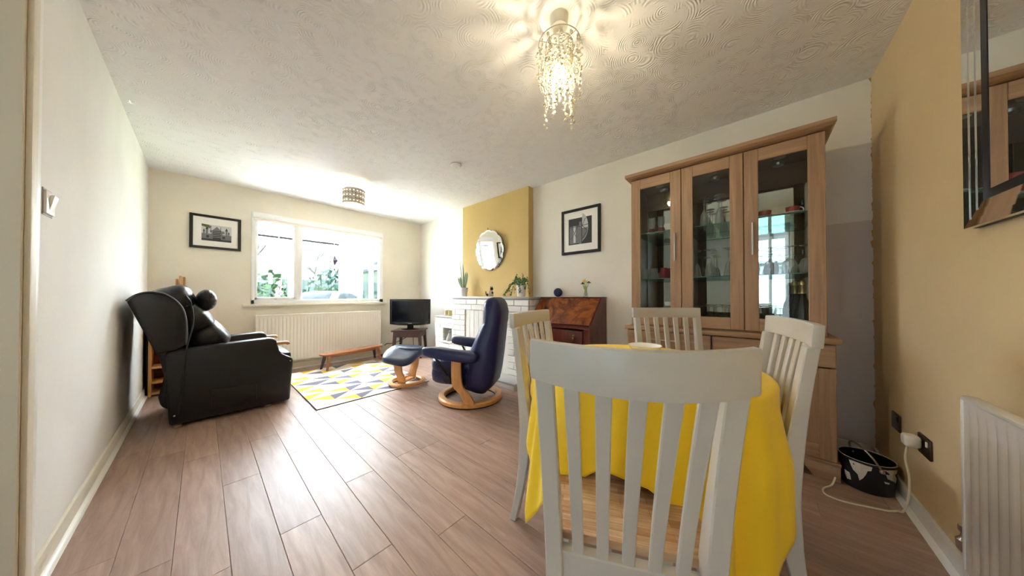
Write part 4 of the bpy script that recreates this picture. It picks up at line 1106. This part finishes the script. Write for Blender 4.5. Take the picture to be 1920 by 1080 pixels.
# base
MB().box(2.715, KX, -.338, .782, .085, .105).obj('base_floor', OAKH, cb)
for ya in (-.338, .764): MB().box(2.715, KX, ya, ya + .018, .09, .752).obj('base_side', OAK, cb, bev=.001, seg=1)
MB().box(2.685, KX, -.356, .798, .754, .784).obj('counter', OAKH, cb, bev=.004)
MB().box(2.69, KX, -.348, .79, .088, .105).obj('plinth_rail', OAKH, cb, bev=.002)
for (a_, s_) in ((-.346, 1), (.788, -1)):
    poly = [(a_, .001), (a_ + s_ * .10, .001), (a_ + s_ * .135, .05), (a_ + s_ * .135, .087), (a_, .087)]
    MB().prism(poly, 'x', 2.695, 2.715).obj('foot', OAKH, cb, bev=.002)
    MB().box(2.715, KX, min(a_, a_ + s_ * .02), max(a_, a_ + s_ * .02), .001, .087).obj('foot_side', OAKH, cb)
for (y0, y1) in ((-.336, .219), (.225, .780)):
    dr = MB().box(2.697, 2.715, y0 + .002, y1 - .002, .622, .748).obj('drawer', OAKH, cb, bev=.003, seg=1)
    yc = (y0 + y1) / 2
    MB().tube([(2.677, yc - .095, .69), (2.677, yc + .095, .69)], .005, 8).obj('handle', M['steel'], dr)
def panel_door(y0, y1, z0, z1, xf, st, glass, hy, hz0, hz1):
    d_ = bpy.data.objects.new('door', None); col.objects.link(d_); d_.parent = cb
    for (ya, yb) in ((y0, y0 + st), (y1 - st, y1)):
        MB().box(xf, xf + .02, ya, yb, z0, z1).obj('door_stile', OAK, d_, bev=.0025, seg=1)
    rl = st * 1.15
    for (za, zb) in ((z0, z0 + rl), (z1 - rl, z1)):
        MB().box(xf + .0005, xf + .0195, y0 + st, y1 - st, za, zb).obj('door_rail', OAKH, d_, bev=.0025, seg=1)
    if glass: MB().box(xf + .008, xf + .012, y0 + st, y1 - st, z0 + rl, z1 - rl).obj('pane', M['door_pane'], d_, smooth=False)
    else: MB().box(xf + .010, xf + .016, y0 + st, y1 - st, z0 + rl, z1 - rl).obj('door_panel', OAK, d_, smooth=False)
    h = MB(); h.tube([(xf - .026, hy, hz0), (xf - .026, hy, hz1)], .0065, 10)
    for z in (hz0 + .025, hz1 - .025): h.tube([(xf - .026, hy, z), (xf, hy, z)], .004, 8)
    h.obj('handle', M['steel'], d_)
    return d_
for (y0, y1, hy) in ((-.335, .032, .0), (.036, .408, .37), (.412, .779, .45)):
    panel_door(y0, y1, .108, .615, 2.697, .066, False, hy, .40, .58)
MB().box(2.76, 3.14, .408, .412, .11, .61).obj('base_divider', OAK, cb)
# upper case
for ya in (-.311, .744): MB().box(2.762, KX, ya, ya + .018, .785, 1.97).obj('upper_side', OAK, cb, bev=.001, seg=1)
for ya in (.043, .396): MB().box(2.775, KX - .03, ya, ya + .014, .80, 1.955).obj('upright', M['oak_dark'], cb)
MB().box(2.762, KX, -.293, .744, .785, .80).obj('upper_floor', OAKH, cb); MB().box(2.762, KX, -.293, .744, 1.955, 1.97).obj('upper_top', M['oak_dark'], cb)
MB().box(3.135, KX, -.293, .744, .80, 1.955).obj('back_panel', M['oak_dark'], cb)
for (y0, y1) in ((-.290, .040), (.060, .394), (.412, .742)): MB().box(3.130, 3.134, y0 + .004, y1 - .004, .81, 1.80).obj('mirror_panel', M['cabinet_mirror'], cb, smooth=False)
b = MB(); rings = [[(2.728, -.313, 1.968), (2.728, .762, 1.968), (KX, .762, 1.968), (KX, -.313, 1.968)], [(2.728, -.313, 1.975), (2.728, .762, 1.975), (KX, .762, 1.975), (KX, -.313, 1.975)]]
b.box(2.735, KX, -.313, .762, 1.9705, 1.976)
b.loft([[(2.70, -.335, 1.972), (2.70, .782, 1.972), (KX, .782, 1.972), (KX, -.335, 1.972)], [(2.68, -.345, 1.982), (2.68, .79, 1.982), (KX, .79, 1.982), (KX, -.345, 1.982)], [(2.68, -.345, 2.005), (2.68, .79, 2.005), (KX, .79, 2.005), (KX, -.345, 2.005)]])
b.obj('cornice', OAKH, cb, smooth=False)
panel_door(-.309, .047, .795, 1.966, 2.74, .070, True, .006, 1.285, 1.49)
dM = panel_door(.051, .401, .795, 1.966, 2.74, .070, True, .086, 1.0, 1.2)
for ch in list(dM.children):
    if ch.name.startswith('handle'): bpy.data.objects.remove(ch)
panel_door(.405, .759, .795, 1.966, 2.74, .070, True, .441, 1.285, 1.49)
SH1, SH2, SH0 = 1.162, 1.535, .80
for zz in (SH1, SH2):
    for (y0, y1) in ((-.291, .041), (.059, .394), (.412, .742)):
        gs = MB().box(2.80, 3.12, y0, y1, zz - .006, zz).obj('glass_shelf', M['shelf_glass'], cb, smooth=False)
        MB().box(2.797, 2.80, y0, y1, zz - .006, zz).obj('shelf_edge', M['shelf_edge'], gs, smooth=False)
for yc in (-.13, .225, .58):
    for xx in (2.90, 3.05): MB().lathe([(.03, 1.955), (.034, 1.945), (.03, 1.93), (.018, 1.925), (.004, 1.928)], 18, (xx, yc, 0)).obj('spotlight', M['steel'], cb)
for zz in (1.05, 1.36, 1.75): MB().box(2.765, 2.80, -.291, -.278, zz - .02, zz + .02).obj('hinge', M['steel'], cb, bev=.003)

# ------------------------------------------------------------------ glassware
GL = M['glassware']
def glass_mesh(name, prof, mat=GL, n=20): return MB().lathe(prof, n).mesh(name, mat, ang=50)
def shell(outer, t=.0016):
    return outer + [(max(.0005, r - t), z) for r, z in reversed(outer)]
flip = lambda pr, h: [(r, h - z) for r, z in pr]
flute = [(.002, .0), (.030, .0), (.031, .002), (.006, .006), (.0035, .02), (.0035, .085), (.010, .10), (.022, .13), (.026, .17), (.024, .215), (.0225, .215), (.024, .17), (.020, .13), (.004, .098)]
wide = [(.002, .0), (.034, .0), (.034, .002), (.005, .008), (.004, .02), (.006, .09), (.020, .12), (.032, .20), (.0305, .20), (.018, .122), (.003, .095)]
coupe = [(.002, .0), (.032, .0), (.032, .002), (.005, .008), (.004, .085), (.012, .095), (.038, .12), (.045, .145), (.0435, .145), (.036, .121), (.010, .098), (.002, .096)]
tumb = [(.004, .0), (.024, .0), (.026, .003), (.033, .085), (.0315, .085), (.024, .008), (.004, .006)]
wine = [(.002, .0), (.034, .0), (.034, .002), (.005, .008), (.004, .06), (.006, .075), (.026, .09), (.035, .12), (.036, .14), (.030, .175), (.0285, .175), (.034, .14), (.033, .12), (.024, .092), (.003, .078)]
hurr = [(.004, .0), (.020, .0), (.022, .04), (.018, .05), (.026, .085), (.022, .12), (.026, .13), (.0245, .13), (.020, .12), (.024, .085), (.016, .052), (.004, .05)]
vasep = [(.004, .0), (.022, .0), (.024, .05), (.045, .13), (.0435, .13), (.022, .05), (.018, .006), (.004, .006)]
ME = dict(flute=glass_mesh('flute', flip(flute, .215)), wide=glass_mesh('wide', flip(wide, .20)), coupe=glass_mesh('coupe', flip(coupe, .145)), tumb=glass_mesh('tumb', flip(tumb, .085), M['glass_red']),
          tumc=glass_mesh('tumc', flip(tumb, .085)), wine=glass_mesh('wine', flip(wine, .175)), green=glass_mesh('green', flip(coupe, .145), M['glass_green']), hurr=glass_mesh('hurr', hurr), vase=glass_mesh('vase', vasep))
def put(kind, name, label, cat, pts, z, group):
    for (x, y, where) in pts:
        o = bpy.data.objects.new(name, ME[kind]); col.objects.link(o); o.location = (x, y, z + .0006); tag(o, label + where, cat, group)
put('flute', 'champagne_flute', 'clear flute upside down on top shelf, middle door, ', 'glass', [(2.86, .275, 'front left'), (2.86, .185, 'front right'), (2.94, .285, 'second row left'), (2.94, .195, 'second row right'), (3.03, .275, 'back left'), (3.03, .185, 'back right')], SH2, 'flutes on the top cabinet shelf')
put('wide', 'stemmed_glass', 'tall clear glass upside down on middle shelf, middle door, ', 'glass', [(2.86, .325, 'front left'), (2.94, .34, 'second row left'), (2.86, .245, 'front centre'), (2.94, .24, 'second row centre'), (3.03, .25, 'back centre'), (2.86, .135, 'front right'), (2.94, .125, 'second row right')], SH1, 'stemmed glasses on the middle cabinet shelf')
put('coupe', 'coupe_glass', 'shallow clear glass upside down on cabinet floor, middle door, ', 'glass', [(2.86, .31, 'front left'), (2.86, .21, 'front centre'), (2.86, .115, 'front right'), (2.96, .26, 'back left'), (2.96, .16, 'back right')], SH0, 'shallow glasses on the cabinet floor')
put('tumb', 'red_tumbler', 'cranberry red tumbler upside down behind left cabinet door, ', 'glass', [(2.86, .545, 'leftmost of three'), (2.93, .51, 'middle and set back'), (2.86, .468, 'rightmost of three')], SH1, 'red tumblers')
put('tumc', 'clear_tumbler', 'small clear tumbler beside the red tumblers, ', 'glass', [(2.86, .69, 'leftmost'), (2.86, .62, 'next to the reds'), (2.94, .655, 'set back')], SH1, 'small clear tumblers')
put('wine', 'wine_glass', 'clear wine glass upside down on middle shelf, right door, ', 'glass', [(2.86, .005, 'front leftmost'), (2.86, -.085, 'front second'), (2.86, -.17, 'front third'), (2.94, -.04, 'second row left'), (2.94, -.13, 'second row right'), (2.86, -.245, 'front rightmost'), (3.03, -.09, 'back')], SH1, 'wine glasses on the middle cabinet shelf')
put('green', 'green_glass', 'green stemmed glass upside down on cabinet floor, right door, ', 'glass', [(2.86, -.02, 'left'), (2.86, -.125, 'right'), (2.97, -.07, 'set back')], SH0, 'green stemmed glasses')
put('vase', 'glass_vase', 'flared clear glass vase on cabinet floor behind green glasses', 'vase', [(3.06, -.08, '')], SH0, None)
for (y, lb) in ((.635, 'candle glass with red foot on top shelf, nearer the window'), (.565, 'candle glass with red foot on top shelf, nearer the middle door')):
    t = thing('candle_glass', lb, 'glass', (2.87, y, SH2 + .0006), 0, 'candle glasses with red feet')
    inst('bowl', ME['hurr'], t, (0, 0, .0))
    MB().lathe([(.003, .001), (.024, .001), (.027, .03), (.020, .042), (.003, .042)], 16).obj('foot', M['glass_red'], t)
ds = MB(); ds.box(-.004, .004, -.085, .085, 0, .12); dso = ds.obj('glass_dish', M['glassware'], None, bev=.003); dso.location = (2.92, .56, SH0 + .012); dso.rotation_euler = (0, .25, .5)
tag(dso, 'square clear glass dish leaning on cabinet floor, left door', 'dish')
for (y, s_, lb) in ((-.055, 1, 'red cup on a pale saucer, left of the two on top shelf'), (-.185, -1, 'red cup on a pale saucer, right of the two on top shelf')):
    sa = MB().lathe([(.003, 0), (.035, 0), (.062, .010), (.060, .012), (.034, .003), (.003, .003)], 28).obj('saucer', M['china'], None); sa.location = (2.87, y, SH2 + .0006)
    tag(sa, lb.replace('red cup on a pale saucer', 'pale saucer under a red cup'), 'saucer', 'saucers on the top cabinet shelf')
    cu = thing('tea_cup', lb, 'cup', (2.87, y, SH2 + .0045), 0, 'red cups on the top cabinet shelf')
    MB().lathe([(.003, 0), (.022, 0), (.028, .006), (.033, .045), (.031, .045), (.026, .008), (.003, .004)], 24).obj('bowl', M['cup_red'], cu)
    MB().tube([(0, s_ * (.031 + .018 * math.sin(t)), .024 + .016 * math.cos(t)) for t in [PI * k / 8 for k in range(9)]], .0032, 6).obj('handle', M['china'], cu)
for (x, y, lb) in ((2.87, -.225, 'dark champagne bottle with gold foil in front'), (2.97, -.20, 'dark wine bottle standing behind the gold foil bottle')):
    t = thing('bottle', lb + ' on cabinet floor', 'bottle', (x, y, SH0 + .0006), 0, 'bottles in the cabinet')
    MB().lathe([(.004, 0), (.036, 0), (.042, .006), (.043, .12), (.036, .165), (.020, .205), (.0155, .24), (.0155, .285), (.004, .286)], 24).obj('body', M['bottle'], t)
    MB().lathe([(.0168, .236), (.0168, .24), (.0175, .285), (.021, .29), (.020, .305), (.010, .318), (.002, .32)], 18).obj('foil', M['foil'], t)

# ------------------------------------------------------------------ ceiling fittings
ch_ = thing('crystal_chandelier', 'lit crystal bead ceiling pendant above the dining table', 'ceiling light', (1.552, .715, 0))
MB().lathe([(.003, H), (.045, H), (.045, H - .012), (.040, H - .055), (.030, H - .062), (.003, H - .062)], 24).obj('ceiling_rose', M['trim_cream'], ch_)
MB().tube([(0, 0, H - .06), (0, 0, 2.20)], .004, 6).obj('flex', M['plastic_white'], ch_)
fr = MB()
for (R0, zz) in ((.101, 2.265), (.066, 2.262)): fr.tube([(R0 * math.cos(t), R0 * math.sin(t), zz) for t in [2 * PI * k / 40 for k in range(41)]], .0022, 6)
for k in range(3):
    t = 2 * PI * k / 3 + .4; fr.tube([(0, 0, 2.262), (.101 * math.cos(t), .101 * math.sin(t), 2.264)], .002, 5)
fr.obj('wire_frame', M['steel'], ch_)
MB().lathe([(.003, 2.21), (.016, 2.21), (.018, 2.165), (.003, 2.165)], 14).obj('lamp_holder', M['plastic_white'], ch_)
MB().sphere((0, 0, 2.135), (.026, .026, .035), 14, 10).obj('bulb', M['bulb_warm'], ch_)
rnd = random.Random(4)
bead = MB().sphere((0, 0, 0), .0062, 8, 6).mesh('bead', M['bead'])
for k in range(26):
    R0 = .101 if k % 2 else .066; t = 2 * PI * k / 26 + .1; L_ = rnd.uniform(.16, .30) + (.10 if k % 5 == 0 else 0)
    if R0 < .07: L_ += .06
    sb = MB()
    z = 2.262; zs = []
    sb.tube([(R0 * math.cos(t), R0 * math.sin(t), 2.262), (R0 * math.cos(t), R0 * math.sin(t), 2.262 - L_)], .0006, 4)
    q = .02
    while q < L_:
        r_ = rnd.uniform(.0045, .0078); sb.sphere((R0 * math.cos(t) + rnd.gauss(0, .005), R0 * math.sin(t) + rnd.gauss(0, .005), 2.262 - q), r_, 7, 5); q += rnd.uniform(.012, .019)
    o = sb.obj('bead_string', M['bead'], ch_); o['kind'] = 'stuff'
lt = bpy.data.lights.new('chandelier_lamp', 'POINT'); lt.energy = 5; lt.color = (1, .86, .58); lt.shadow_soft_size = .03
lo = bpy.data.objects.new('lamp', lt); col.objects.link(lo); lo.parent = ch_; lo.location = (0, 0, 2.085)

dp = thing('drum_pendant', 'lit pierced drum shade pendant in front of the window', 'ceiling light', (1.592, 3.61, 0))
MB().lathe([(.003, H), (.05, H), (.046, H - .02), (.02, H - .028), (.003, H - .028)], 24).obj('ceiling_rose', M['plastic_white'], dp)
MB().tube([(0, 0, H - .02), (0, 0, 2.2)], .003, 6).obj('flex', M['plastic_white'], dp)
SR, SZ0_, SZ1_ = .118, 2.115, 2.290
sh = MB().lathe([(SR, SZ0_), (SR, SZ1_), (SR - .003, SZ1_), (SR - .003, SZ0_)], 48, closed_prof=True).obj('lamp_shade', M['shade_a'], dp)
hole = MB().sphere((0, 0, 0), (.003, .007, .006), 8, 6).mesh('hole', M['shade_b']); hole2 = MB().sphere((0, 0, 0), (.003, .0045, .0045), 8, 6).mesh('hole_dark', M['print_dark'])
for r_, zz in enumerate((2.145, 2.175, 2.205, 2.235, 2.262)):
    for k in range(20):
        t = 2 * PI * k / 20 + (r_ % 2) * PI / 20
        inst('pierced_hole', hole if r_ % 2 == 0 else hole2, sh, (SR * math.cos(t), SR * math.sin(t), zz), (0, 0, t))
MB().tube([(SR * math.cos(t), SR * math.sin(t), SZ1_) for t in [2 * PI * k / 48 for k in range(49)]], .004, 6).obj('shade_rim', M['steel'], dp)
MB().tube([(-SR, 0, 2.26), (SR, 0, 2.26)], .002, 5).obj('spider', M['steel'], dp)
MB().lathe([(.003, 2.24), (.016, 2.24), (.018, 2.19), (.003, 2.19)], 14).obj('lamp_holder', M['plastic_white'], dp)
MB().sphere((0, 0, 2.155), (.035, .035, .04), 16, 10).obj('bulb', M['bulb_white'], dp)
lt = bpy.data.lights.new('pendant_lamp', 'POINT'); lt.energy = 2.5; lt.color = (1, .88, .66); lt.shadow_soft_size = .04
lo = bpy.data.objects.new('lamp', lt); col.objects.link(lo); lo.parent = dp; lo.location = (0, 0, 2.10)

sd = thing('smoke_detector', 'round white smoke detector on the ceiling', 'smoke detector', (2.141, 2.331, 0))
MB().lathe([(.003, H), (.058, H), (.058, H - .014), (.048, H - .032), (.030, H - .036), (.003, H - .036)], 32).obj('housing', M['plastic_white'], sd)
MB().lathe([(.014, H - .034), (.014, H - .040), (.003, H - .040)], 16).obj('test_button', M['plastic_white'], sd)
MB().lathe([(.0585, H - .006), (.0595, H - .008), (.0585, H - .010)], 32).obj('vent_ring', M['print_mid'], sd)

# ------------------------------------------------------------------ ochre wall: mirror, sockets, bucket, cable
wm = thing('wall_mirror', 'large silver edged mirror hung above the white radiator', 'mirror', (0, E0, 0))
mx0, mx1, mz0, mz1 = 1.22, 2.088, 1.245, 2.06
MB().box(mx0, mx1, .001, .016, mz0, mz1).obj('backing', M['dark_edge'], wm, bev=.002, seg=1)
def strip_ring(o, i, y0, y1, name, mat):
    P = lambda d_, y: [(mx0 + d_, y, mz0 + d_), (mx1 - d_, y, mz0 + d_), (mx1 - d_, y, mz1 - d_), (mx0 + d_, y, mz1 - d_)]
    b = MB(); b.loft([P(o, .016), P(o, y0), P(i, y1), P(i, .016)], True, False); b.obj(name, mat, wm, smooth=False)
for (o1, i1, h1) in ((.001, .026, .032), (.0265, .051, .028), (.0515, .076, .024)): strip_ring(o1, i1, h1, h1 - .002, 'bevel_strip', M['bevel'])
strip_ring(.0765, .104, .0215, .0215, 'dark_inlay', M['dark_edge'])
b = MB(); b.box(mx0 + .104, mx1 - .104, .016, .020, mz0 + .104, mz1 - .104); b.obj('mirror_glass', M['mirror'], wm, smooth=False)

def socket(label, xc, zc, w_, plugged):
    t = thing('wall_socket', label, 'socket', (xc, E0, zc), 0, 'wall sockets on the ochre wall')
    MB().box(-w_ / 2, w_ / 2, .0005, .009, -.043, .043).obj('face_plate', M['socket_dark'], t, bev=.003)
    MB().box(-w_ / 2 + .012, -w_ / 2 + .026, .008, .013, .008, .03).obj('rocker', M['plastic_white'] if plugged else M['black'], t, bev=.001)
    if not plugged:
        for (a_, c_) in ((0, .01), (-.011, -.012), (.011, -.012)): MB().box(a_ - .003, a_ + .003, .0088, .0094, c_ - .005, c_ + .005).obj('pin_hole', M['black'], t)
    return t
socket('bronze socket holding a white plug beside the radiator', 2.497, .362, .115, True)
socket('empty bronze socket near the corner behind the bucket', 2.82, .360, .105, False)
pg = thing('plug_lead', 'white plug with cream lead trailing over the floor', 'cable', (2.515, E0 + .010, .37))
MB().sphere((0, .026, 0), (.027, .025, .027), 18, 12, .5).obj('plug_top', M['plastic_white'], pg)
lead = [(2.515, E0 + .045, .345), (2.52, E0 + .05, .28), (2.50, E0 + .045, .20), (2.50, E0 + .05, .10), (2.535, E0 + .055, .03), (2.575, E0 + .06, .006), (2.55, -.47, .005), (2.532, -.425, .005), (2.51, -.36, .005), (2.50, -.31, .005), (2.512, -.27, .005), (2.545, -.262, .005), (2.585, -.272, .005), (2.64, -.305, .005), (2.69, -.325, .03)]
MB().tube([(q[0] - 2.515, q[1] - (E0 + .010), q[2] - .37) for q in smooth_path(lead, 7)], .0042, 8).obj('lead', M['cable_white'], pg)

bk = thing('paint_bucket', 'black paint bucket streaked with cream paint in the corner', 'bucket', (2.765, -.445, 0))
pr = [(.005, .001), (.088, .001), (.091, .006), (.096, .08), (.099, .150), (.102, .152), (.102, .158), (.097, .158), (.093, .08), (.087, .012), (.005, .010)]
MB().lathe(pr, 40).obj('tub', M['bucket'], bk)
def splash(pts, name='paint_splash'):
    vs = []
    for (t, z) in pts:
        r = .0905 + (.0995 - .0905) * min(z, .15) / .15 + .0012; vs.append((r * math.cos(t), r * math.sin(t), z))
    c_ = len(vs); tm = sum(q[0] for q in pts) / c_; zm = sum(q[1] for q in pts) / c_; r = .0905 + .009 * zm / .15 + .0022
    vs.append((r * math.cos(tm), r * math.sin(tm), zm))
    MB().add(vs, [(i, (i + 1) % c_, c_) for i in range(c_)]).obj(name, M['paint_blob'], bk, smooth=False)
splash([(2.35, .146), (2.55, .148), (2.75, .148), (2.95, .147), (3.15, .146), (3.12, .125), (3.0, .120), (2.95, .10), (2.85, .075), (2.72, .055), (2.66, .085), (2.5, .10), (2.42, .12)])
splash([(2.1, .08), (2.35, .075), (2.4, .04), (2.2, .035), (2.1, .06)])
splash([(3.45, .145), (3.7, .146), (4.0, .146), (4.25, .143), (4.2, .125), (4.05, .12), (4.25, .10), (4.2, .075), (3.95, .09), (3.7, .10), (3.62, .12), (3.45, .125)])
splash([(3.55, .085), (3.8, .08), (3.78, .072), (3.6, .075)])
MB().tube([(.098 * math.cos(t), .098 * math.sin(t), .158) for t in [2 * PI * k / 40 for k in range(41)]], .0025, 6).obj('rim', M['paint_blob'], bk)
hp = [(.104 * math.cos(a_) * math.cos(2.0) , .104 * math.cos(a_) * math.sin(2.0), .0) for a_ in ()]
u_ = Vector((math.cos(3.45), math.sin(3.45), 0)); n_ = Vector((-u_.y, u_.x, 0))
hp = [u_ * (.104 * math.cos(a_)) + n_ * (-.035 * math.sin(a_)) + Vector((0, 0, .135 + .085 * math.sin(a_))) for a_ in [PI * k / 16 for k in range(17)]]
MB().tube(hp, .0045, 8).obj('bail_handle', M['steel'], bk)
for q in (hp[0], hp[-1]): MB().sphere(q, .010, 10, 6).obj('handle_ear', M['steel'], bk)

# ------------------------------------------------------------------ light switch
sw = thing('light_switch', 'pale square light switch on the left wall', 'light switch', (0, 1.998, 1.372))
MB().box(.0005, .009, -.043, .043, -.043, .043).obj('face_plate', M['plastic_white'], sw, bev=.003)
MB().obox((.011, .004, 0), (.008, .045, .06), Matrix.Rotation(.18, 3, 'Y')).obj('rocker', M['plastic_white'], sw, bev=.002)
b = MB(); 
for (a_, c_, d_, e_) in ((-.05, .05, .043, .050), (-.05, .05, -.050, -.043), (-.05, -.043, -.05, .05), (.043, .05, -.05, .05)): b.box(.0003, .0018, a_, c_, d_, e_)
b.obj('paint_edge', M['stone_grey'], sw)
